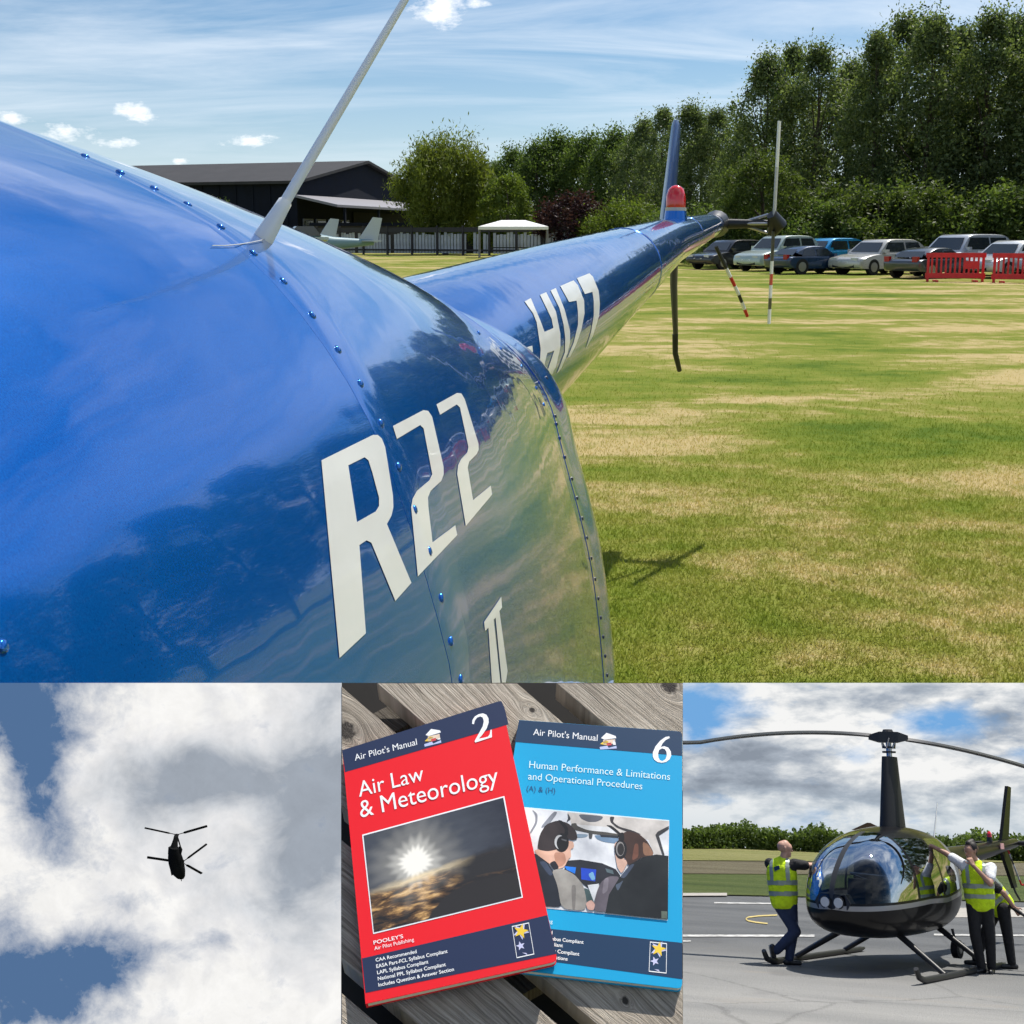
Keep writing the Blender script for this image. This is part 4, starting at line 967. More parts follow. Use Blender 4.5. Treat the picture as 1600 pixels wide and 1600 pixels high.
def crest(bk, ox, oy, sx, sl):
    f = lambda pts: [zc(*[(ox+x*sx, oy+y*sx+x*sl) for x, y in pts])]
    for pts, mt in (([(4, 30), (30, 4), (72, 16), (76, 26), (20, 36)], 'ink_white'), ([(14, 38), (70, 32), (72, 52), (16, 60)], 'ink_peach'), ([(0, 58), (24, 38), (40, 44), (30, 62)], 'ink_yellow'), ([(30, 52), (52, 48), (54, 60), (32, 64)], 'ink_red'), ([(60, 36), (70, 38), (74, 58), (60, 58)], 'ink_white'), ([(-2, 72), (34, 64), (40, 74), (76, 62), (78, 74), (0, 84)], 'ink_pale_blue')):
        bk.flat(f(pts), mt, 'crest', .0002)
crest(redb, 392, 222, 1.0, -.10); crest(blueb, 1214, 232, 1.0, .06)
def sunset():
    m, t, out = newmat('sunset_print')
    uv = t.add('ShaderNodeUVMap', uv_map='uv').outputs[0]; u, v, _ = t.sep(uv)
    n1_ = t.noise(t.map(uv, (3, 5, 1)), 2.2, 6, .6); n2_ = t.noise(t.map(uv, (2.0, 5.0, 1), (0, 0, 0), (3, 1, 0)), 2.6, 7, .62, .4)
    du = t.math('SUBTRACT', u, .335); dv = t.math('MULTIPLY', t.math('SUBTRACT', v, .40), .72); r_ = t.math('SQRT', t.math('ADD', t.math('MULTIPLY', du, du), t.math('MULTIPLY', dv, dv)))
    ang_ = t.math('ARCTAN2', dv, du); rays = t.math('MULTIPLY', t.math('SINE', t.math('MULTIPLY', ang_, 11.0)), t.math('SINE', t.math('MULTIPLY_ADD', ang_, 7.0, 1.0)))
    rj = t.math('MULTIPLY', r_, t.math('MULTIPLY_ADD', rays, -.16, 1.0))
    skyc_ = t.ramp(t.math('ADD', t.math('MULTIPLY', n1_, .35), t.math('MULTIPLY', r_, .9)), [(.2, (.16, .155, .14)), (.5, (.060, .068, .085)), (.85, (.020, .023, .036))])
    cl = t.ramp(t.math('SUBTRACT', n2_, t.math('MULTIPLY', r_, .22)), [(.33, (.012, .009, .008)), (.44, (.13, .066, .026)), (.54, (.60, .34, .12)), (.66, (.98, .70, .34))])
    hz = t.math('ADD', t.math('SUBTRACT', v, t.math('MULTIPLY_ADD', u, -.12, .60)), t.math('MULTIPLY', t.math('SUBTRACT', n1_, .5), .10))
    c_ = t.mix(t.ramp(hz, [(.49, 0.0), (.52, 1.0)]), skyc_, cl); 
    c_ = t.mix(t.ramp(t.math('ADD', hz, .5), [(.49, 0.0), (.52, 1.0)]), skyc_, cl)
    bank = t.math('MULTIPLY', t.ramp(u, [(.45, 0.0), (.65, 1.0)]), t.ramp(t.math('ABSOLUTE', t.math('SUBTRACT', hz, .10)), [(.08, 1.0), (.16, 0.0)]))
    c_ = t.mix(bank, c_, (.022, .020, .020))
    hill = t.math('SUBTRACT', t.math('ADD', v, t.math('MULTIPLY', t.math('SUBTRACT', n1_, .5), .03)), t.math('ADD', .735, t.math('MULTIPLY', t.math('POWER', t.math('ABSOLUTE', t.math('SUBTRACT', u, .80)), 3.0), 3.2)))
    c_ = t.mix(t.ramp(t.math('MULTIPLY_ADD', hill, 8.0, .5), [(.4, 0.0), (.6, 1.0)]), c_, (.022, .019, .018))
    glow = t.ramp(rj, [(.0, 1.0), (.075, 1.0), (.125, .40), (.20, .10), (.36, 0.0)], 'EASE'); c_ = t.mix(glow, c_, (1.0, .95, .84))
    strip = t.math('MULTIPLY', t.ramp(t.math('ABSOLUTE', hz), [(.0, 1.0), (.05, 0.0)]), t.ramp(r_, [(.1, .9), (.42, 0.0)])); c_ = t.mix(strip, c_, (.95, .75, .45))
    b = t.add('ShaderNodeBsdfPrincipled', i_Roughness=.3); t.put(b, 'Base Color', c_); b.inputs['Coat Weight'].default_value = .3; t.l.new(b.outputs[0], out.inputs[0])
sunset()
redb.flat([zc((98, 713), (765, 543), (852, 1020), (150, 1180))], 'ink_white', 'picture_border', .00012)
qd = zc((105, 718), (760, 551), (846, 1015), (154, 1172))
pv = []; pu = []; pf = []; n_ = 6
for j in range(n_+1):
    for i in range(n_+1):
        u_, v_ = i/n_, j/n_; p = lp2(lp2(qd[0], qd[1], u_), lp2(qd[3], qd[2], u_), v_); pv.append(redb.P(*p, .00024)); pu.append((u_, v_))
for j in range(n_):
    for i in range(n_): a = j*(n_+1)+i; pf.append((a, a+n_+1, a+n_+2, a+1))
mk('sunset_picture', pv, pf, 'sunset_print', redb.c, uv=pu)
# blue cover print
blueb.flat([zc((834, 178), (1590, 231), (1598, 245), (1598, 345), (815, 280))], 'cover_navy2', 'band')
blueb.flat([zc((680, 1124), (1599, 1222), (1599, 1392), (667, 1266))], 'cover_navy2', 'band')
blueb.text("Air Pilot's Manual", (900, 248), (1201, 276))
blueb.text("Human Performance & Limitations", (881, 402), (1541, 459), 'ink_cyan')
blueb.text("and Operational Procedures", (876, 456), (1411, 503), 'ink_cyan')
blueb.text("(A) & (H)", (869, 509), (1003, 521), 'ink_dark')
blueb.text("Air Pilot Publishing", (800, 1110), (991, 1131), 'ink_cyan')
for tx, a, b_ in (("CAA Recommended", (800, 1160), (990, 1182)), ("EASA Part-FCL Syllabus Compliant", (805, 1190), (1136, 1227)), ("LAPL Syllabus Compliant", (800, 1215), (1039, 1243)), ("National PPL Syllabus Compliant", (797, 1242), (1116, 1283)), ("Includes Practice Questions", (795, 1272), (1061, 1306))):
    blueb.text(tx, a, b_, bold=.012)
def r4(p): return [(800+x/6, 1120+y/6) for x, y in p]
blueb.flat([r4([(1475,185),(1440,190),(1390,225),(1345,278),(1320,335),(1320,375),(1335,405),(1365,426),(1405,433),(1445,425),(1478,400),(1493,365),(1488,325),(1465,290),(1428,277),(1395,284),(1412,250),(1440,220),(1478,200)]),
            r4([(1405,298),(1432,305),(1448,330),(1450,365),(1438,400),(1410,417),(1386,408),(1372,380),(1370,345),(1380,312)])], 'ink_white', 'numeral', .00025)
blueb.flat([zc((800, 580), (1538, 647), (1530, 1118), (770, 1036))], 'ink_cyan', 'picture_border', .00012)
PR = {}
def prn(c): 
    k = 'print_%02x%02x%02x' % tuple(int(255*x) for x in c)
    if k not in MATS: pmat(k, tuple(x**2.2 for x in c), .35, coat=.25, coat_rough=.1, vary=.45, vscale=40)
    return k
def r5(p): return [(820+x/6.478, 1260+y/6.478) for x, y in p]
def ell(cx, cy, rx, ry, n=20): return [(cx+rx*math.cos(2*math.pi*i/n), cy+ry*math.sin(2*math.pi*i/n)) for i in range(n)]
def sm(p):                      # rounded version of a traced outline
    q = []
    for i in range(len(p)):
        a, b = p[i], p[(i+1) % len(p)]; q += [(a[0]*.83+b[0]*.17, a[1]*.83+b[1]*.17), (a[0]*.17+b[0]*.83, a[1]*.17+b[1]*.83)]
    return q
pic = blueb.flat([r5([(-280, -10), (1462, 148), (1445, 1150), (-290, 985)])], prn((.94, .95, .98)), 'cockpit_picture', .00022)
lay = [((.80, .77, .74), [(430, 62), (1460, 152), (1455, 225), (1340, 268), (1385, 500), (1310, 490), (1250, 340), (960, 285), (700, 262), (480, 232), (460, 140)], 0),
 ((.88, .87, .86), [(480, 180), (900, 215), (960, 280), (700, 250), (500, 225)], 1), ((.36, .37, .40), [(540, 78), (792, 100), (785, 130), (725, 160), (640, 160), (570, 128)], 1),
 ((.22, .21, .22), [(860, 105), (910, 108), (890, 160), (960, 210), (1090, 245), (1190, 290), (1080, 275), (930, 220), (865, 160)], 1),
 ((.30, .29, .27), [(470, 175), (520, 170), (530, 200), (640, 245), (820, 262), (960, 285), (960, 310), (700, 285), (470, 235)], 1), ((.13, .13, .14), [(820, 190), (880, 195), (985, 285), (950, 290), (860, 215)], 1),
 ((.55, .63, .70), [(515, 278), (645, 285), (625, 312), (530, 322)], 1), ((.42, .52, .62), [(700, 288), (955, 318), (930, 378), (800, 362), (725, 330)], 1), ((.15, .17, .2), [(760, 290), (950, 300), (945, 325), (770, 312)], 0), ((.28, .28, .28), [(645, 255), (690, 258), (680, 330), (650, 330)], 1),
 ((.22, .22, .23), [(1458, 200), (1345, 258), (1322, 290), (1392, 495), (1415, 495), (1358, 300), (1458, 232)], 0), ((.52, .53, .56), [(290, 55), (335, 62), (240, 190), (150, 225)], 1), ((.5, .51, .54), [(70, 30), (130, 80), (128, 170), (60, 280), (52, 262), (108, 160), (108, 90)], 1), ((.25, .25, .26), [(430, 65), (470, 130), (420, 165), (440, 120)], 1),
 ((.13, .14, .17), [(420, 552), (560, 542), (780, 578), (920, 638), (965, 700), (960, 770), (700, 800), (640, 830), (590, 790), (480, 690), (400, 640)], 0), ((.10, .28, .75), [(568, 625), (722, 642), (712, 762), (572, 742)], 0), ((.10, .45, .85), [(400, 608), (518, 620), (508, 685), (425, 645)], 0), ((.45, .66, .80), [(640, 690), (690, 660), (715, 740), (680, 755)], 1), ((.32, .38, .40), [(815, 630), (890, 650), (900, 690), (830, 670)], 0),
 ((.28, .36, .36), [(600, 830), (700, 860), (715, 960), (640, 990), (610, 930)], 0), ((.95, .96, .98), [(635, 800), (752, 785), (700, 972)], 0),
 ((.13, .15, .19), [(60, 470), (200, 515), (300, 680), (345, 850), (385, 1030), (100, 1005), (60, 700)], 1), ((.24, .28, .36), [(140, 560), (210, 560), (290, 690), (250, 710)], 1),
 ((.60, .58, .55), [(270, 650), (380, 632), (500, 690), (592, 800), (625, 950), (612, 1060), (370, 1040), (330, 800)], 1), ((.48, .46, .44), [(470, 800), (520, 800), (510, 1050), (480, 1050)], 1),
 ((.84, .66, .57), [(95, 440), (300, 440), (420, 350), (492, 360), (498, 420), (462, 440), (470, 515), (440, 540), (400, 620), (330, 640), (250, 585), (120, 490)], 1), ((.72, .52, .43), [(290, 470), (400, 470), (420, 560), (380, 610), (320, 620)], 1), ((.12, .12, .15), [(248, 580), (305, 550), (350, 630), (290, 650)], 1),
 ((.20, .17, .17), [(125, 440), (150, 290), (215, 185), (330, 145), (440, 172), (520, 255), (535, 335), (480, 350), (430, 330), (330, 440), (230, 460)], 1), ((.08, .08, .09), [(330, 140), (380, 150), (440, 220), (440, 300), (400, 300), (405, 230)], 1),
 ((.09, .09, .10), ell(372, 372, 74, 96), 0), ((.72, .72, .72), ell(352, 366, 52, 72), 0), ((.06, .06, .07), ell(378, 378, 56, 74), 0), ((.35, .35, .36), [(370, 330), (425, 345), (420, 360), (372, 345)], 0),
 ((.84, .68, .60), [(905, 385), (935, 355), (1000, 540), (1050, 560), (980, 690), (935, 620), (915, 500)], 1), ((.26, .18, .15), [(950, 300), (1040, 252), (1150, 280), (1245, 360), (1315, 500), (1180, 520), (1050, 610), (1020, 540), (950, 420)], 1), ((.55, .40, .31), [(1190, 360), (1250, 390), (1312, 500), (1200, 505)], 1), ((.44, .28, .22), [(1110, 380), (1150, 385), (1150, 520), (1080, 560)], 1),
 ((.10, .10, .11), ell(970, 440, 62, 98), 0), ((.52, .50, .49), ell(965, 436, 44, 74), 0), ((.16, .15, .15), ell(970, 440, 34, 60), 0), ((.08, .08, .09), [(940, 280), (1000, 265), (1010, 350), (960, 350)], 1),
 ((.38, .35, .38), [(770, 770), (850, 712), (965, 715), (900, 900), (840, 1075), (690, 1065), (720, 890)], 1), ((.48, .45, .48), [(800, 740), (850, 720), (840, 860), (780, 900)], 1), ((.84, .66, .60), [(615, 985), (670, 950), (712, 995), (695, 1060), (635, 1050)], 1),
 ((.10, .12, .13), [(815, 1085), (850, 900), (955, 730), (1070, 590), (1200, 520), (1330, 492), (1452, 508), (1447, 1148)], 0), ((.27, .31, .38), [(958, 722), (1075, 590), (1115, 590), (1010, 735)], 1), ((.30, .34, .40), [(915, 800), (960, 780), (1000, 750), (940, 870)], 1), ((.45, .50, .44), [(1380, 1065), (1440, 1070), (1440, 1145), (1382, 1140)], 0)]
for i, (c_, pts, s_) in enumerate(lay): blueb.flat([r5(sm(sm(pts)) if s_ else pts)], prn(c_), 'print_shape', .00024+.000014*(i+1), pic)
# ------------------------------------------------------------------ airfield with a black helicopter and three ground crew
Q = .085; YH = 1280.0; EH_ = 2.05
hh = ray(1360, YH).normalized(); U0 = (UP-hh*UP.dot(hh)).normalized(); rl = R(-3.5)
SU = (U0*math.cos(rl)+hh.cross(U0)*math.sin(rl)).normalized(); SR = hh.cross(SU); SF = hh
def A(x, y, z): return EYEP+(SR*x+SF*y+SU*(z-EH_))*Q
def G(px, py, ymax=78.0):
    r_ = ray(px, py); k = -EH_/min(-1e-4, r_.dot(SU)); x, y = r_.dot(SR)*k, r_.dot(SF)*k
    if y > ymax: x, y = x*ymax/y, ymax
    return x, y
def tarmac_mat():
    m, t, out = newmat('apron_tarmac')
    uv = t.add('ShaderNodeUVMap', uv_map='uv').outputs[0]; u, v, _ = t.sep(uv)
    st = t.noise(t.map(uv, (.16, 1.0, 1), (0, 0, R(5))), .9, 6, .62); fi = t.noise(uv, 26, 4, .7); bg_ = t.noise(uv, .22, 3)
    f = t.math('ADD', t.math('ADD', t.math('MULTIPLY', st, .5), t.math('MULTIPLY', fi, .2)), t.math('MULTIPLY', bg_, .3))
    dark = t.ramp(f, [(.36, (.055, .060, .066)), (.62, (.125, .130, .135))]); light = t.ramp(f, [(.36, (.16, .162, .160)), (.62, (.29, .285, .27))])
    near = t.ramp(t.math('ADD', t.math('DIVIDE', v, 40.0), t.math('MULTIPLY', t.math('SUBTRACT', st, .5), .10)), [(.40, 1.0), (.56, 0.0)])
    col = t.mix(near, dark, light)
    ru = t.ramp(t.noise(t.map(uv, (.5, 1.6, 1), (0, 0, 0), (5, 2, 0)), .8, 5), [(.60, 0.0), (.72, 1.0)]); col = t.mix(t.math('MULTIPLY', ru, t.math('MULTIPLY', near, .4)), col, (.30, .25, .19))
    vo = t.add('ShaderNodeTexVoronoi', feature='DISTANCE_TO_EDGE', i_Scale=.30); t.put(vo, 'Vector', t.vmath('ADD', uv, t.comb(t.math('MULTIPLY', fi, .25), t.math('MULTIPLY', st, 1.2), 0.0)))
    crack = t.ramp(vo.outputs['Distance'], [(.002, 1.0), (.007, 0.0)]); col = t.mix(t.math('MULTIPLY', crack, .35), col, (.03, .03, .03))
    oil = t.ramp(t.noise(t.map(uv, (.9, .9, 1), (0, 0, 0), (2, 9, 0)), .55, 4), [(.60, 0.0), (.70, 1.0)]); col = t.mix(t.math('MULTIPLY', oil, .35), col, (.045, .045, .048))
    b = t.add('ShaderNodeBsdfPrincipled', i_Roughness=.85); t.put(b, 'Base Color', col); t.put(b, 'Normal', t.bump(fi, .6, .004)); t.l.new(b.outputs[0], out.inputs[0])
tarmac_mat()
def subgrass(name, lo, mid, hi):
    m, t, out = newmat(name)
    uv = t.add('ShaderNodeUVMap', uv_map='uv').outputs[0]
    f = t.math('ADD', t.math('MULTIPLY', t.noise(t.map(uv, (.12, .8, 1)), .8, 5, .6), .6), t.math('MULTIPLY', t.noise(uv, 6, 4, .7), .4))
    b = t.add('ShaderNodeBsdfPrincipled', i_Roughness=.8); t.put(b, 'Base Color', t.ramp(f, [(.36, lo), (.5, mid), (.64, hi)])); b.inputs['Specular IOR Level'].default_value = .2
    t.put(b, 'Normal', t.bump(t.noise(uv, 9, 4, .7), .8, .02)); t.l.new(b.outputs[0], out.inputs[0])
subgrass('verge_grass', (.040, .065, .016), (.075, .105, .026), (.115, .135, .045)); subgrass('fallow_grass', (.095, .085, .050), (.135, .118, .075), (.165, .150, .095)); subgrass('hay_grass', (.150, .160, .045), (.215, .215, .075), (.27, .25, .105))
def sheet(name, edge0, edge1, z, mat, n=24, kind='structure', ny=10):
    """ground strip between two picture-row edges; each edge ((px,py),(px,py))"""
    vs = []; uv = []
    for j in range(ny+1):
        for i in range(n+1):
            a = [lp2(e[0], e[1], i/n) for e in (edge0, edge1)]; g0 = G(*a[0]); g1 = G(*a[1])
            x, y = lp2(g0, g1, j/ny); vs.append(A(x, y, z)); uv.append((x, y))
    fs = [(j*(n+1)+i, j*(n+1)+i+1, (j+1)*(n+1)+i+1, (j+1)*(n+1)+i) for j in range(ny) for i in range(n)]
    return props(mk(name, vs, fs, mat, origin=A(*G(1333, 1500), 0), uv=uv), kind=kind)
X0, X1 = 1052, 2500
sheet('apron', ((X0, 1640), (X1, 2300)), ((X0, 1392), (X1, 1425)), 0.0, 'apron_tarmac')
verge = sheet('verge', ((X0, 1398), (X1, 1430)), ((X0, 1364), (X1, 1372)), .03, 'verge_grass')
sheet('fallow_strip', ((X0, 1367), (X1, 1375)), ((X0, 1345), (X1, 1353)), .05, 'fallow_grass')
sheet('hay_field', ((X0, 1347), (X1, 1355)), ((X0, 1322), (X1, 1333)), .08, 'hay_grass')
pmat('line_white', (.42, .42, .41), .8, vary=.5, vscale=90); pmat('line_yellow', (.48, .38, .14), .7, vary=.3, vscale=200); pmat('pale_concrete', (.34, .32, .29), .85, vary=.15, vscale=60)
def strip(name, p0, p1, hw, mat, z=.012, n=10):
    vs = []
    for i in range(n+1):
        px, py = lp2(p0, p1, i/n)
        for s_ in (-1, 1): vs.append(A(*G(px, py+s_*hw), z))
    return props(mk(name, vs, [(2*i, 2*i+2, 2*i+3, 2*i+1) for i in range(n)], mat), kind='structure')
zr = lambda x, y: (1066+x/3, 1066+y/3)
strip('painted_line', zr(-20, 1191), zr(620, 1191), 1.6, 'line_white'); strip('painted_line', zr(1180, 1186), zr(1640, 1190), 1.3, 'line_white'); strip('painted_line', zr(-20, 1216), zr(40, 1216), 1.0, 'line_white')
strip('painted_line', zr(150, 1036), zr(470, 1040), 1.0, 'line_white'); strip('concrete_band', zr(-20, 1001), zr(210, 1000), 2.2, 'pale_concrete', .035); strip('concrete_band', zr(1230, 1082), zr(1640, 1080), 7.5, 'pale_concrete', .010)
cur = [zr(*p) for p in ((445, 1094), (360, 1098), (310, 1104), (297, 1112), (308, 1121), (345, 1128), (400, 1134))]
for a_, b_ in zip(cur, cur[1:]): strip('yellow_line', a_, b_, 1.0, 'line_yellow', .014, 2)
# far hedgerow
def hedgerow():
    n = 26000; rg = np.random.default_rng(5); V = np.zeros((n, 4, 3)); tops = np.interp(np.arange(1030, 1680), [1030, 1067, 1110, 1140, 1165, 1185, 1215, 1240, 1262, 1285, 1300, 1340, 1410, 1440, 1500, 1530, 1555, 1600, 1680], [1306, 1305, 1304, 1300, 1298, 1304, 1306, 1308, 1302, 1298, 1304, 1308, 1309, 1306, 1306, 1296, 1300, 1302, 1304])
    tops = tops+np.repeat(rg.normal(0, 1.8, len(tops)//5+1), 5)[:len(tops)]
    for k in range(n):
        px = rg.uniform(1046, 1665); top = tops[int(px-1030)]; f = rg.random(); x, y = G(px, 1328.0, 76); y2 = y+rg.uniform(-1.2, 1.2)
        per = (1328-top)/ (FPX/ (y*1.16)); z = f*per*(1 if f < .8 else rg.uniform(.8, 1.1))
        c = np.array([x, y2, z+.1]); u = rg.normal(0, 1, 3); u /= np.linalg.norm(u); v = np.cross(u, rg.normal(0, 1, 3)); v /= np.linalg.norm(v); L = rg.uniform(.06, .15)
        V[k] = [c-u*L, c+v*L*.6, c+u*L, c-v*L*.6]
    flat = V.reshape(-1, 3); W = np.array(EYEP)+(flat[:, :1]*np.array(SR)+flat[:, 1:2]*np.array(SF)+(flat[:, 2:]-EH_)*np.array(SU))*Q
    o = mk('hedgerow', W, [(4*i, 4*i+1, 4*i+2, 4*i+3) for i in range(n)], 'dark_leaf'); props(o, 'dark green hedgerow of trees along the far edge of the airfield', 'hedgerow', kind='stuff')
hedgerow()
def far_house():
    x, y = G(1360, 1328, 76); c = (x, y-1.5); h = thing('far_house', A(*c, 0), 'small brown roofed house showing over the far hedgerow', 'house')
    MB().box((-.8, -.3, 0), (.8, .3, 1.45), lambda v: A(c[0]+v.x, c[1]+v.y, v.z)).ob('wall', 'pale_concrete', h)
    MB().prism([(-1.0, 1.42), (1.0, 1.42), (.1, 1.85), (-.1, 1.85)], -.4, .4, lambda px, pz, hh_: A(c[0]+px, c[1]+hh_, pz)).ob('roof', 'far_tile', h)
pmat('far_tile', (.12, .07, .055), .8); far_house()
def sky_right(t, uv):
    w1 = t.noise(t.map(uv, (1, 1.9, 1)), 4.2, 10, .60, .25); w2 = t.noise(t.map(uv, (1, 2.2, 1), (0, 0, 0), (3, 5, 0)), 9, 9, .62, .2); w3 = t.noise(t.map(uv, (.7, 2.2, 1), (0, 0, 0), (8, 1, 0)), 5, 7, .55, .2)
    wob = t.math('ADD', t.math('MULTIPLY', t.math('SUBTRACT', w1, .5), 1.5), t.math('MULTIPLY', t.math('SUBTRACT', w2, .5), .9))
    blue = blobs(t, uv, [(.05, .06, .16, .08, 1.2), (.76, .115, .15, .05, 1.1), (.05, .16, .08, .05, .5), (.50, .22, .06, .03, .5), (.98, .20, .06, .04, .5), (.62, .40, .16, .03, .4), (.15, .34, .12, .03, .35), (.35, .42, .2, .02, .3)], wob)
    grey = blobs(t, uv, [(.2, .22, .34, .06, .8), (.92, .12, .16, .10, .75), (.45, .04, .3, .06, .45), (.5, .32, .6, .06, .30), (.2, .30, .25, .04, .3), (.8, .35, .25, .05, .3), (.5, .45, .7, .06, .25)], t.math('ADD', t.math('MULTIPLY', t.math('SUBTRACT', w3, .5), 1.9), t.math('MULTIPLY', t.math('SUBTRACT', w2, .5), 1.5)))
    cl = t.ramp(grey, [(.05, (.92, .92, .91)), (.32, (.66, .69, .72)), (.62, (.40, .45, .52)), (1.0, (.26, .30, .36))])
    haze_ = t.mix(t.ramp(t.sep(uv)[1], [(.28, 0.0), (.46, .55)]), cl, (.46, .57, .66))
    return t.mix(t.ramp(blue, [(.20, 0.0), (1.05, 1.0)]), haze_, (.17, .40, .74))
cloudmat('cloud_sky', sky_right)
sdep = (A(*G(1333, 1328, 76), 0)-EYEP).dot(FW)
board('sky', 1050, 2500, 1067, 1460, sdep*1.13, 'cloud_sky', lambda px, py: ((px-1067)/533, (py-1067)/533), bow=0.0, th=.05)

# ---- black helicopter
PSI = R(25); HS = 1.0
tipx, tipy = G(1194, 1509)
fwd = (-math.sin(PSI), -math.cos(PSI)); prt = (math.cos(PSI), -math.sin(PSI))
MX, MY = tipx-fwd[0]*2.08*HS+prt[0]*1.13*HS, tipy-fwd[1]*2.08*HS+prt[1]*1.13*HS
def K(x, y, z):
    if x < -1.3: x = -1.3+(x+1.3)*.84
    return A(MX+(fwd[0]*x+prt[0]*y)*HS, MY+(fwd[1]*x+prt[1]*y)*HS, z*HS)
pmat('black_gloss', (.006, .006, .007), .30, coat=.25, coat_rough=.03, spec=.15); pmat('satin_black', (.018, .019, .021), .45); pmat('grey_stripe', (.28, .28, .29), .35, metal=.4, coat=.6); pmat('mast_grey', (.028, .029, .031), .55, spec=.25); pmat('seat_black', (.015, .015, .016), .7)
m, t, out = newmat('bubble_glass')
gl = t.add('ShaderNodeBsdfGlossy', i_Roughness=.015); gl.inputs['Color'].default_value = (.9, .95, 1, 1); tr = t.add('ShaderNodeBsdfTransparent'); tr.inputs['Color'].default_value = (.42, .46, .49, 1)
fr = t.add('ShaderNodeFresnel', i_IOR=1.42); mx = t.add('ShaderNodeMixShader'); t.l.new(t.math('MULTIPLY_ADD', fr.outputs[0], .55, .012, True), mx.inputs[0]); t.l.new(tr.outputs[0], mx.inputs[1]); t.l.new(gl.outputs[0], mx.inputs[2]); t.l.new(mx.outputs[0], out.inputs[0])
heli2 = thing('black_helicopter', K(0, 0, 0), 'glossy black helicopter with bubble windscreen standing on skids on the apron', 'helicopter')
STN = [(1.95, .06, .84, .98), (1.90, .25, .68, 1.16), (1.74, .45, .56, 1.40), (1.45, .60, .47, 1.66), (1.05, .68, .43, 1.84), (.55, .71, .42, 1.93), (0, .71, .43, 1.96), (-.5, .67, .46, 1.93), (-.9, .59, .54, 1.87), (-1.3, .45, .70, 1.77), (-1.7, .28, .95, 1.64), (-2.05, .17, 1.12, 1.52)]
ST = catmull([(-a, b, c, d_) for a, b, c, d_ in STN], 400); ST[:, 0] *= -1; ST[:, 0] = np.where(ST[:, 0] > 0, ST[:, 0]*1.10, ST[:, 0])
XS = list(np.linspace(2.145, 1.98, 8))+list(np.linspace(1.94, 1.0, 22))+[.93]+list(np.linspace(.85, .12, 12))+[.05]+list(np.linspace(-.02, -.72, 10))+[-.80]+list(np.linspace(-.9, -2.05, 14))
SG = ('belly', 'stripe', 'rim', 'pane', 'roof', 'post'); CN = (14, 2, 2, 16, 5, 2)
def half_ring(x, hw, zb, zt):
    zc_ = zb+(zt-zb)*.42; P = []; e = 2/2.75
    for a in np.linspace(-math.pi/2, math.pi/2, 241):
        ca2, sa2 = max(0.0, math.cos(a)), math.sin(a); yy = hw*1.11*ca2**e; zz = zc_+(zt-zc_ if sa2 > 0 else zc_-zb)*math.copysign(abs(sa2)**e, sa2)
        if zz > 1.0: yy *= 1-.22*((zz-1.0)/1.0)**1.5
        P.append((yy, zz))
    P = np.array(P); z = P[:, 1]; belt = 1.02+.10*max(0, -x)-.06*max(0, x-.6); H_ = zt-zb
    bz = [zb, min(belt-.10, zb+.45*H_), min(belt-.035, zb+.53*H_), min(belt, zb+.60*H_), max(min(1.80, zt-.10), zb+.80*H_)]
    idx = [float(np.interp(b, z, np.arange(len(z)))) for b in bz]; yp = P[::-1, 0][:110]
    ip = len(z)-1-float(np.interp(min(.04, hw*.3), yp, np.arange(len(yp)))); idx[4] = min(idx[4], ip-1); idx += [max(ip, idx[4]+.5), len(z)-1.0]
    u_ = [];
    for k in range(6): u_ += list(np.linspace(idx[k], idx[k+1], CN[k], endpoint=False))
    u_.append(len(z)-1.0); u_ = np.array(u_)
    return np.stack([np.interp(u_, np.arange(len(z)), P[:, 0]), np.interp(u_, np.arange(len(z)), z)], 1)
zone = {}; rows = []
for x in XS:
    hw, zb, zt = [float(np.interp(-x, -ST[:, 0], ST[:, k])) for k in (1, 2, 3)]; rows.append(half_ring(x, hw, zb, zt))
seg = [SG[k] for k in range(6) for _ in range(CN[k])]
for i in range(len(XS)-1):
    xm = (XS[i]+XS[i+1])/2
    for sd, tg in ((1, 'P'), (-1, 'S')):
        for j in range(len(seg)):
            q = [(XS[i], sd*rows[i][j][0], rows[i][j][1]), (XS[i], sd*rows[i][j+1][0], rows[i][j+1][1]), (XS[i+1], sd*rows[i+1][j+1][0], rows[i+1][j+1][1]), (XS[i+1], sd*rows[i+1][j][0], rows[i+1][j][1])]
            if sd < 0: q = q[::-1]
            g_ = seg[j]; k = 'body'
            if g_ == 'belly': k = 'belly'
            elif g_ == 'stripe': k = 'stripe'
            elif g_ == 'rim': k = 'body'
            elif xm > 1.0: k = 'centre_post' if g_ == 'post' else 'windscreen.'+tg
            elif xm > .93 and g_ == 'pane': k = 'windscreen_frame.'+tg
            elif xm > .12 and g_ == 'pane': k = 'front_window.'+tg
            elif xm > .05 and g_ == 'pane': k = 'door_frame.'+tg
            elif xm > -.72 and g_ == 'pane': k = 'rear_window.'+tg
            zone.setdefault(k, []).append(q)
def zmesh(k, mat, grow=0.0):
    idx = {}; vs = []; fs = []
    for q in zone[k]:
        f = []
        for p in q:
            key = (round(p[0], 5), round(p[1], 5), round(p[2], 5))
            if key not in idx: idx[key] = len(vs); vs.append(K(p[0], p[1]*(1+grow), p[2]+(p[2]-1.1)*grow))
            f.append(idx[key])
        f2 = [a for n_, a in enumerate(f) if a not in f[:n_]]
        if len(f2) > 2: fs.append(f2)
    return mk(k.split('.')[0], vs, fs, mat, heli2, True)
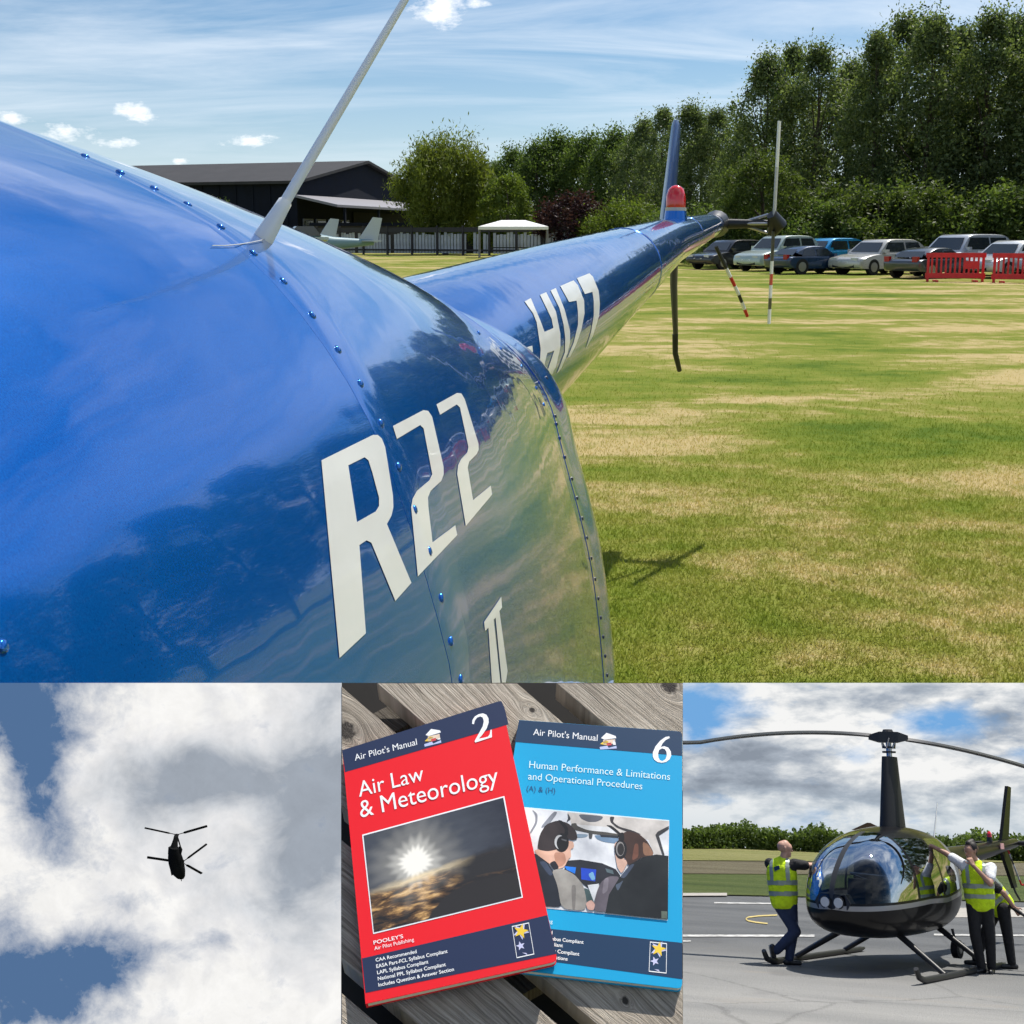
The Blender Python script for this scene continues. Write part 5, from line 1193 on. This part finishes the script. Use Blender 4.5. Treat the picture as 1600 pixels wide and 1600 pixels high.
for k, mt in (('belly', 'black_gloss'), ('stripe', 'grey_stripe'), ('body', 'black_gloss'), ('centre_post', 'satin_black'), ('door_frame.P', 'black_gloss'), ('door_frame.S', 'black_gloss'), ('windscreen_frame.P', 'black_gloss'), ('windscreen_frame.S', 'black_gloss'), ('windscreen.P', 'bubble_glass'), ('windscreen.S', 'bubble_glass'), ('front_window.P', 'bubble_glass'), ('front_window.S', 'bubble_glass'), ('rear_window.P', 'bubble_glass'), ('rear_window.S', 'bubble_glass')):
    if k in zone: zmesh(k, mt)
for y in (-.32, .32):                # seats and panel inside
    for x in (.55, -.35):
        MB().box((x-.25, y-.22, .72), (x+.25, y+.22, .90), lambda v: K(v.x, v.y, v.z)).ob('seat', 'seat_black', heli2)
        MB().box((x-.32, y-.21, .88), (x-.18, y+.21, 1.55), lambda v: K(v.x-(v.z-.9)*.15, v.y, v.z)).ob('seat_back', 'seat_black', heli2)
MB().box((-.75, -.5, .6), (1.5, .5, .66), lambda v: K(v.x, v.y, v.z)).ob('cabin_floor', 'seat_black', heli2)
MB().box((1.22, -.14, .7), (1.42, .14, 1.22), lambda v: K(v.x-(v.z-.7)*.2, v.y, v.z)).ob('instrument_pedestal', 'satin_black', heli2)
MB().tube([K(1.0, 0, .7), K(.95, 0, 1.2), K(.95, -.28, 1.28), K(.95, .30, 1.26)], .018*Q, 6).ob('cyclic_stick', 'steel', heli2)
for y in (-.10, .10):
    l_ = MB().tube([K(2.03, y, .93), K(2.135, y, .93)], [.08*Q, .085*Q], 16).ob('landing_light', 'satin_black', heli2)
    MB().tube([K(2.12, y, .93), K(2.145, y, .93)], .066*Q, 16).ob('lens', 'lamp', l_)
MB().prism([(-.22, .84), (.22, .84), (.27, .93), (.2, 1.04), (-.2, 1.04), (-.27, .93)], 1.97, 2.115, lambda y, z, x: K(x, y, z)).ob('light_housing', 'satin_black', heli2)
rg = []
for z, lx, ly in ((1.90, .34, .155), (2.1, .31, .145), (2.5, .26, .12), (3.0, .20, .092)):
    rg.append([K(-.02+lx*math.cos(a)-.05*(z-1.9), ly*math.sin(a), z) for a in np.linspace(0, 2*math.pi, 24, endpoint=False)])
MB().rings(rg).ob('mast_fairing', 'mast_grey', heli2, True)
MB().tube([K(-.07, 0, 2.98), K(-.07, 0, 3.28)], .045*Q, 14).ob('mast', 'steel', heli2, True)
for z, r_ in ((3.06, .105), (3.13, .10)): MB().tube([K(-.07, 0, z), K(-.07, 0, z+.025)], r_*Q, 18).ob('swashplate', 'satin_black', heli2, True)
BD = Vector((prt[0]*.0, 0, 0)); bang = R(-62)            # rotor azimuth in the helicopter's frame
bx_, by_ = math.cos(bang), math.sin(bang)
def RB(r_, c_, z): return K(-.07+bx_*r_-by_*c_, by_*r_+bx_*c_, z)
hub2 = MB()
hub2.rings([[RB(-.30, -.05, 3.26), RB(-.30, .05, 3.26), RB(-.30, .05, 3.33), RB(-.30, -.05, 3.33)], [RB(-.14, -.11, 3.22), RB(-.14, .11, 3.22), RB(-.14, .11, 3.38), RB(-.14, -.11, 3.38)], [RB(.14, -.11, 3.22), RB(.14, .11, 3.22), RB(.14, .11, 3.38), RB(.14, -.11, 3.38)], [RB(.30, -.05, 3.26), RB(.30, .05, 3.26), RB(.30, .05, 3.33), RB(.30, -.05, 3.33)]])
hub2.ob('rotor_head', 'satin_black', heli2)
MB().tube([RB(0, 0, 3.36), RB(0, 0, 3.42)], [.10*Q, .07*Q], 12).ob('hub_cap', 'mast_grey', heli2)
for k in range(6):
    a = k*math.pi/3; MB().tube([K(-.07+.09*math.cos(a), .09*math.sin(a), 3.13), K(-.07+.13*math.cos(a+.5), .13*math.sin(a+.5), 3.28)], .013*Q, 6).ob('pitch_link', 'steel', heli2)
sgd = 1 if K(-.07+bx_*3, by_*3, 3.3).dot(RT) > K(-.07, 0, 3.3).dot(RT) else -1     # the rotor hangs lower on the side over the crew
for sg in (-1, 1):
    rg = []
    for r_ in np.linspace(.26, 5.0, 22):
        dz = 3.30-.05*min(r_, 3)**2-.12*max(0, r_-3)-.10*r_*sgd*sg; hc_ = .05 if r_ < .6 else .125
        rg.append([RB(sg*r_, -hc_*.35, dz), RB(sg*r_, 0, dz+.034), RB(sg*r_, hc_*1.3, dz-.01), RB(sg*r_, 0, dz-.030)])
    MB().rings(rg).ob('rotor_blade', 'satin_black', heli2, True)
rg = []
for x, r_, z in ((-1.3, .26, 1.42), (-2.0, .205, 1.44), (-3.5, .155, 1.54), (-5.2, .105, 1.66), (-6.1, .08, 1.72), (-6.25, .05, 1.73)):
    rg.append([K(x, r_*math.cos(a), z+r_*math.sin(a)) for a in np.linspace(0, 2*math.pi, 24, endpoint=False)])
tb = MB().rings(rg).ob('tail_boom', 'black_gloss', heli2, True)
def fin2(name, prof, mat='black_gloss', y0=-.06):
    MB().prism(prof, y0-.03, y0+.03, lambda x, z, y: K(x, y, z)).ob(name, mat, heli2)
fin2('upper_fin', [(-5.35, 1.66), (-5.80, 1.68), (-6.32, 2.72), (-6.12, 2.74)]); fin2('lower_fin', [(-5.30, 1.66), (-5.72, 1.68), (-6.10, .95), (-5.92, .93)])
fin2('stabiliser_edge', [(-4.9, 1.70), (-5.3, 1.71), (-5.3, 1.74), (-4.9, 1.73)], y0=-.35)
MB().tube([K(-5.95, -.06, .96), K(-6.05, -.06, .86), K(-6.25, -.05, .72)], .02*Q, 8).ob('tail_skid', 'satin_black', heli2)
MB().tube([K(-6.15, 0, 1.72), K(-6.15, .42, 1.72)], .045*Q, 10).ob('tail_rotor_shaft', 'satin_black', heli2)
for sg in (-1, 1):
    mats_ = ['satin_black', 'line_white']; par = None
    for i in range(7):
        r0, r1_ = .06+i*.098, .06+(i+1)*.098
        o = MB().box((-.07, .42, r0), (.07, .45, r1_), lambda v: K(-6.15+v.x+.12*sg*v.z, v.y, 1.72+sg*v.z)).ob('tail_rotor_blade' if par is None else 'blade_stripe', mats_[i % 2], heli2 if par is None else par)
        par = par or o
for (p0, p1, n_) in (((-5.6, .0, 1.62), (-5.85, .12, 1.0), 7), ((-5.85, .12, 1.0), (-6.15, .42, 1.05), 6)):
    for i in range(n_):
        f0_, f1_ = i/n_, (i+1)/n_; c0 = [p0[k]+(p1[k]-p0[k])*f0_ for k in range(3)]; c1 = [p0[k]+(p1[k]-p0[k])*f1_ for k in range(3)]
        MB().tube([K(*c0), K(*c1)], .016*Q, 6).ob('rotor_guard', ('red_paint', 'line_white', 'satin_black')[i % 3] if i % 2 == 0 else 'line_white', heli2)
MB().tube([K(-4.6, 0, 1.74), K(-4.6, 0, 1.82)], [.05*Q, .045*Q], 12).ob('strobe_base', 'satin_black', heli2); MB().tube([K(-4.6, 0, 1.81), K(-4.6, 0, 1.88), K(-4.6, 0, 1.92)], [.045*Q, .04*Q, .012*Q], 12).ob('strobe_light', 'red_lens', heli2)
MB().tube([K(-1.05, .22, 1.80), K(-1.30, .22, 2.35)], [.014*Q, .008*Q], 8).ob('antenna', 'antenna_white', heli2)
MB().box((-4.95, .125, 1.62), (-4.75, .14, 1.72), lambda v: K(v.x, v.y, v.z)).ob('data_label', 'pink_label', heli2)
for y in (-1, 1):
    MB().tube([K(2.08, y*1.13, .20), K(2.0, y*1.13, .09), K(1.84, y*1.13, .045), K(1.2, y*1.13, .04), K(-1.0, y*1.13, .04), K(-1.15, y*1.13, .05)], [.034*Q, .04*Q, .042*Q, .042*Q, .042*Q, .02*Q], 10).ob('skid', 'satin_black', heli2, True)
    for x, x2 in ((.95, 1.15), (-.55, -.45)):
        MB().tube([K(x, y*.38, .52), K(x2, y*1.13, .06)], [.045*Q, .036*Q], 10).ob('skid_strut', 'satin_black', heli2, True)
wh2 = MB().tube([K(-.75, .52, .22), K(-.75, .62, .22)], .13*Q, 18).ob('handling_wheel', 'tyre', heli2, True); MB().tube([K(-.75, .51, .22), K(-.75, .63, .22)], .06*Q, 12).ob('rim', 'steel', wh2, True)
MB().tube([K(-.75, .57, .22), K(-.75, .52, .5)], .022*Q, 8).ob('wheel_leg', 'satin_black', heli2)

# ---- ground crew
def blob(prims, voxel, smooth=6, fac=.5):
    """one continuous skin over tapered limbs; prims: ('cap', p0, p1, r0, r1) or ('ell', centre, radii)"""
    b = MB()
    for pr in prims:
        if pr[0] == 'cap':
            p0, p1, r0, r1_ = Vector(pr[1]), Vector(pr[2]), pr[3], pr[4]
            sy = pr[5] if len(pr) > 5 else 1.0
            d_ = p1-p0; L = max(d_.length, 1e-5); rg = []; ax = d_.normalized()
            a1 = Vector((1, 0, 0)) - ax*ax.x
            if a1.length < .2: a1 = Vector((0, 0, 1))-ax*ax.z
            a1.normalize(); a2 = ax.cross(a1)
            for s_ in (-1, -.92, -.7, -.38, 0): rg.append((p0+ax*(s_*r0), r0*math.sqrt(max(.0004, 1-s_*s_))))
            for s_ in (0, .38, .7, .92, 1): rg.append((p1+ax*(s_*r1_), r1_*math.sqrt(max(.0004, 1-s_*s_))))
            b.rings([[c+(a1*math.cos(2*math.pi*k/14)+a2*math.sin(2*math.pi*k/14)*sy)*r_ for k in range(14)] for c, r_ in rg])
        else: b.sphere(pr[1], 1.0, 18, 12, pr[2])
    me = bpy.data.meshes.new('tmp'); me.from_pydata([tuple(v) for v in b.v], [], b.f); o = bpy.data.objects.new('tmp', me); COL.objects.link(o)
    bm = bmesh.new(); bm.from_mesh(me); bmesh.ops.recalc_face_normals(bm, faces=bm.faces); bm.to_mesh(me); bm.free()
    md = o.modifiers.new('r', 'REMESH'); md.mode = 'VOXEL'; md.voxel_size = voxel
    if smooth: sm_ = o.modifiers.new('s', 'SMOOTH'); sm_.factor = fac; sm_.iterations = smooth
    dg = bpy.context.evaluated_depsgraph_get(); m2 = bpy.data.meshes.new_from_object(o.evaluated_get(dg))
    vs = [v.co.copy() for v in m2.vertices]; fs = [tuple(p.vertices) for p in m2.polygons]
    bpy.data.objects.remove(o); bpy.data.meshes.remove(m2); bpy.data.meshes.remove(me)
    return vs, fs
def fabric(name, col, fold=.5, rough=.85): pmat(name, col, rough, vary=.18, vscale=120, bump=fold, bscale=170, bdist=.004)
pmat('skin', (.52, .30, .22), .55, vary=.10, vscale=150); pmat('skin_tan', (.42, .235, .165), .55, vary=.10, vscale=150); fabric('hi_vis', (.62, .86, .01)); pmat('reflective_tape', (.30, .35, .30), .35, metal=.3); fabric('jeans', (.020, .035, .085)); fabric('black_cloth', (.012, .012, .014)); fabric('white_shirt', (.72, .73, .76)); pmat('dark_hair', (.012, .009, .008), .6); pmat('shoe', (.012, .012, .013), .4); pmat('sole', (.36, .36, .34), .8); pmat('stubble', (.25, .14, .11), .7)
def hand(wrist, d_, palm_n, curl=.35, side=1):
    """palm and five unequal bent fingers; d_: pointing direction"""
    d_ = Vector(d_).normalized(); nrm = Vector(palm_n).normalized(); nrm = (nrm-d_*nrm.dot(d_)).normalized(); s_ = d_.cross(nrm)*side; w_ = Vector(wrist); pr = []
    pc = w_+d_*.05
    for k in (-.024, 0, .024): pr.append(('cap', w_+s_*k*.6, w_+d_*.09+s_*k, .019, .017))
    for k, L in ((-.032, .062), (-.011, .076), (.011, .080), (.032, .070)):
        b0 = w_+d_*.095+s_*k; m_ = b0+(d_*math.cos(curl)+nrm*math.sin(curl))*L*.55; e_ = m_+(d_*math.cos(curl*2.2)+nrm*math.sin(curl*2.2))*L*.5; pr += [('cap', b0, m_, .0105, .0098), ('cap', m_, e_, .0095, .008)]
    t0_ = w_+d_*.03+s_*.03; t1_ = t0_+(d_*.6+s_*.75+nrm*.3).normalized()*.045; pr += [('cap', t0_, t1_, .014, .011), ('cap', t1_, t1_+(d_*.85+s_*.3+nrm*.4).normalized()*.035, .011, .009)]
    return pr
def head(c, face, tilt=0.0):
    """skull, jaw, nose, ears; face: horizontal facing direction"""
    c = Vector(c); f = Vector(face).normalized(); s_ = f.cross(Vector((0, 0, 1))).normalized()
    pr = [('ell', c+Vector((0, 0, .03)), (.082, .082, .098)), ('cap', c-f*.03+Vector((0, 0, .035)), c+f*.035+Vector((0, 0, .02)), .083, .074), ('cap', c+f*.03-Vector((0, 0, .05)), c+f*.055-Vector((0, 0, .085)), .058, .036), ('cap', c+f*.088+Vector((0, 0, .005)), c+f*.108-Vector((0, 0, .028)), .010, .014),
          ('cap', c+f*.075-s_*.035+Vector((0, 0, .038)), c+f*.075+s_*.035+Vector((0, 0, .038)), .014, .014), ('cap', c+f*.082-s_*.018-Vector((0, 0, .058)), c+f*.082+s_*.018-Vector((0, 0, .058)), .010, .010)]
    for k in (-1, 1): pr.append(('cap', c+s_*k*.082-f*.012+Vector((0, 0, .02)), c+s_*k*.078-f*.006-Vector((0, 0, .028)), .014, .010))
    return pr, c, f, s_
def person(label, gx, gy, J, outfit, face, lean=0.0):
    o = thing('person', A(gx, gy, 0), label, 'person', None)
    tf = lambda v: A(gx+v[0], gy+v[1], v[2])
    def put(name, prims, vox, mat, parent=None, smooth=6):
        vs, fs = blob(prims, vox, smooth); return mk(name, [tf(v) for v in vs], fs, mat, parent or o, True)
    hp, hc_, hf, hs_ = head(J['head'], face)
    sk = outfit['skin']
    pr = list(hp)+[('cap', J['neck'], Vector(J['head'])-Vector((0, 0, .06)), .062, .056)]
    pr += [('cap', J['chest'], J['neck'], .10, .06), ('cap', J['pelvis'], J['chest'], .12, .13, .8)]
    for a, b_, c_ in (('shL', 'elL', 'haL'), ('shR', 'elR', 'haR')):
        pr += [('cap', J['chest'], J[a], .09, .055), ('cap', J[a], J[b_], .052, .042), ('cap', J[b_], J[c_], .042, .027)]
    for a, b_, c_ in (('hiL', 'knL', 'anL'), ('hiR', 'knR', 'anR')): pr += [('cap', J['pelvis'], J[a], .10, .085), ('cap', J[a], J[b_], .078, .055), ('cap', J[b_], J[c_], .052, .036)]
    for k in ('L', 'R'):
        hd = J['hd'+k]; pr += hand(J['ha'+k], hd[0], hd[1], hd[2], hd[3])
    body = put('body', pr, .0085, sk, smooth=3)
    for k in (-1, 1):
        e_ = hc_+hf*.082+hs_*k*.031+Vector((0, 0, .022)); MB().sphere(tf(e_), .010*Q, 8, 6).ob('eye', 'dark_hair', body)
    MB().tube([tf(hc_+hf*.094-hs_*.022-Vector((0, 0, .056))), tf(hc_+hf*.096-Vector((0, 0, .056))), tf(hc_+hf*.094+hs_*.022-Vector((0, 0, .056)))], .003*Q, 6).ob('mouth', 'stubble', body)
    pl_, ch = Vector(J['pelvis']), Vector(J['chest']); g = 1.0
    tp = [('cap', J['pelvis'], J['hiL'], .125, .105), ('cap', J['pelvis'], J['hiR'], .125, .105), ('cap', pl_-Vector((0, 0, .02)), pl_+(ch-pl_)*.28, .145, .145, .8)]
    for a, b_, c_ in (('hiL', 'knL', 'anL'), ('hiR', 'knR', 'anR')): tp += [('cap', J[a], J[b_], .104, .080), ('cap', J[b_], J[c_], .080, .064)]
    put('trousers', tp, .012, outfit['trousers'])
    for a, dr_ in (('anL', J['toeL']), ('anR', J['toeR'])):
        an_ = Vector(J[a]); d_ = Vector(dr_).normalized(); dn = Vector(J['sole'+a[-1]]).normalized()
        put('shoe', [('cap', an_+dn*.055-d_*.05, an_+dn*.062+d_*.15, .044, .036), ('cap', an_+dn*.02, an_+dn*.05, .048, .05)], .010, 'shoe')
        put('sole', [('cap', an_+dn*.088-d_*.06, an_+dn*.088+d_*.16, .022, .020)], .009, 'sole', smooth=1)
    sp_ = [('cap', pl_+(ch-pl_)*.15, ch, .17, .19, .72), ('cap', ch, J['neck'], .15, .075, .8)]
    for a, b_ in (('shL', 'elL'), ('shR', 'elR')):
        s0, e0 = Vector(J[a]), Vector(J[b_]); sp_ += [('cap', ch+(s0-ch)*.4, s0, .12, .082), ('cap', s0, s0+(e0-s0)*.62, .080, .070)]
    put('shirt', sp_, .011, outfit['shirt'])
    ax_ = (ch-pl_).normalized(); vb = pl_+(ch-pl_)*.02; nk = Vector(J['neck'])
    shl, shr = Vector(J['shL']), Vector(J['shR'])
    vp = [('cap', vb, ch, .205, .225, .70), ('cap', ch, ch+(nk-ch)*.62, .205, .13, .75), ('cap', ch+(shl-ch)*.35, ch+(shl-ch)*.62+ax_*.03, .12, .085), ('cap', ch+(shr-ch)*.35, ch+(shr-ch)*.62+ax_*.03, .12, .085)]
    vv, vf = blob(vp, .011, 5)
    vz = [(v-vb).dot(ax_) for v in vv]; lo = min(vz); vv = [v if h > -.12 else v+ax_*(-.12-h)*.75 for v, h in zip(vv, vz)]
    vest = mk('safety_vest', [tf(v) for v in vv], vf, 'hi_vis', o, True)
    L_ = (ch-pl_).length; right_ = (shr-shl); right_ = (right_-ax_*right_.dot(ax_)).normalized(); front_ = ax_.cross(right_)
    def tape(sel):
        fs_ = [f for f in vf if sel(sum((vv[i] for i in f), Vector())/len(f))]; ids = sorted({i for f in fs_ for i in f}); mp = {a: n_ for n_, a in enumerate(ids)}; cen = pl_+(ch-pl_)*.6
        def out_(v): r_ = v-(vb+ax_*(v-vb).dot(ax_)); return v+r_.normalized()*.006
        if fs_: mk('tape', [tf(out_(vv[i])) for i in ids], [[mp[i] for i in f] for f in fs_], 'reflective_tape', vest, True)
    for h in (.10, .28): tape(lambda c, h=h: abs((c-vb).dot(ax_)-h*L_/.45) < .030 and ((c-(vb+ax_*(c-vb).dot(ax_))).length > .10))
    for k in (-1, 1): tape(lambda c, k=k: abs((c-vb).dot(right_)-k*.115) < .026 and (c-vb).dot(ax_) > .30*L_/.45)
    if outfit.get('hair'):
        hv, hf_ = blob([('ell', hc_+Vector((0, 0, .045))-hf*.012, (.092, .092, .098)), ('cap', hc_-hf*.05+Vector((0, 0, .02)), hc_-hf*.05-Vector((0, 0, .03)), .06, .05), ('cap', hc_+hf*.04+Vector((0, 0, .11)), hc_-hf*.03+Vector((0, 0, .12)), .045, .05)], .010, 3)
        keep = [f for f in hf_ if (lambda c: (c-hc_).dot(hf) < .035 or (c-hc_).z > .088)(sum((hv[i] for i in f), Vector())/len(f))]
        mk('hair', [tf(v) for v in hv], keep, outfit['hair'], body, True)
    return o, body, vest, tf
V = Vector
gx, gy = G(1230, 1508)
manA, _, vestA, tfA = person('bald man in yellow safety vest, black T-shirt and blue jeans pushing the black helicopter nose', gx, gy, dict(
    head=(.03, -.02, 1.585), neck=(.0, -.02, 1.43), chest=(-.03, -.02, 1.25), pelvis=(-.01, -.02, .88), shL=(-.20, .02, 1.37), shR=(.16, -.04, 1.38), elL=(.02, .30, 1.28), elR=(.40, .06, 1.36), haL=(.28, .42, 1.36), haR=(.62, .14, 1.46),
    hdL=((1, .2, .2), (0, .2, -1), .2, 1), hdR=((1, .2, .1), (0, .3, -1), .2, 1),
    hiL=(-.08, .0, .82), hiR=(.08, -.02, .82), knL=(.14, -.03, .46), knR=(.10, .06, .45), anL=(-.14, .0, .19), anR=(.03, .04, .09), toeL=(.15, .05, -1), toeR=(1, .3, 0), soleL=(-1, 0, -.15), soleR=(0, 0, -1)),
    dict(skin='skin', trousers='jeans', shirt='black_cloth'), (.93, .25, 0))
lg = [tfA(V(p)) for p in ((-.13, -.172, 1.33), (-.05, -.185, 1.36), (-.04, -.19, 1.31), (-.12, -.18, 1.27))]
mk('vest_logo', lg, [(0, 1, 2, 3)], 'cover_navy2', vestA)
gx, gy = MX+(fwd[0]*-.10+prt[0]*1.22)*HS, MY+(fwd[1]*-.10+prt[1]*1.22)*HS
manB, _, _, tfB = person('dark haired man in white shirt and yellow safety vest, one hand at his mouth', gx, gy, dict(
    head=(-.06, -.05, 1.655), neck=(-.01, -.01, 1.50), chest=(.0, .0, 1.30), pelvis=(.01, .0, .95), shL=(-.19, .04, 1.46), shR=(.20, -.03, 1.43), elL=(-.40, .14, 1.60), elR=(.15, -.24, 1.22), haL=(-.60, .22, 1.70), haR=(-.06, -.24, 1.46),
    hdL=((-1, .2, .1), (0, 0, -1), .25, 1), hdR=((-.35, .25, .85), (-.3, 1, 0), .9, 1),
    hiL=(-.09, 0, .90), hiR=(.09, 0, .90), knL=(-.10, -.04, .50), knR=(.10, .0, .50), anL=(-.05, .0, .09), anR=(.09, .06, .09), toeL=(-.55, -.8, 0), toeR=(-.2, -1, 0), soleL=(0, 0, -1), soleR=(0, 0, -1)),
    dict(skin='skin_tan', trousers='black_cloth', shirt='white_shirt', hair='dark_hair'), (-.75, -.62, -.18))
gx, gy = MX+(fwd[0]*-1.05+prt[0]*1.15)*HS, MY+(fwd[1]*-1.05+prt[1]*1.15)*HS
manC, _, _, tfC = person('person in yellow safety vest and black clothes bending to hold a tow bar', gx, gy, dict(
    head=(-.40, -.02, 1.34), neck=(-.30, .0, 1.24), chest=(-.17, .0, 1.12), pelvis=(.03, .0, .88), shL=(-.24, .2, 1.16), shR=(-.12, -.19, 1.20), elL=(-.18, .3, .90), elR=(.06, -.24, 1.06), haL=(.0, .25, .80), haR=(.20, -.16, .86),
    hdL=((.3, 0, -1), (0, 1, 0), .8, 1), hdR=((.6, 0, -.8), (0, 1, 0), .9, 1),
    hiL=(-.02, .09, .83), hiR=(.05, -.09, .83), knL=(-.20, .10, .50), knR=(.08, -.08, .46), anL=(-.38, .12, .09), anR=(.10, -.08, .09), toeL=(-1, 0, 0), toeR=(-1, -.2, 0), soleL=(0, 0, -1), soleR=(0, 0, -1)),
    dict(skin='skin_tan', trousers='black_cloth', shirt='black_cloth', hair='dark_hair'), (-.95, -.1, -.3))
tw0 = tfC(V((.20, -.16, .84))); tw1 = tfC(V((.95, -.25, .36)))
bar = thing('tow_bar', tw1, 'black tow bar held by the bending person', 'tow bar'); MB().tube([tw0-(tw1-tw0)*.08, tw1], .024*Q, 8).ob('shaft', 'satin_black', bar); MB().tube([tw0-(tw1-tw0)*.10, tw0+(tw1-tw0)*.12], .028*Q, 8).ob('grip', 'seat_black', bar)
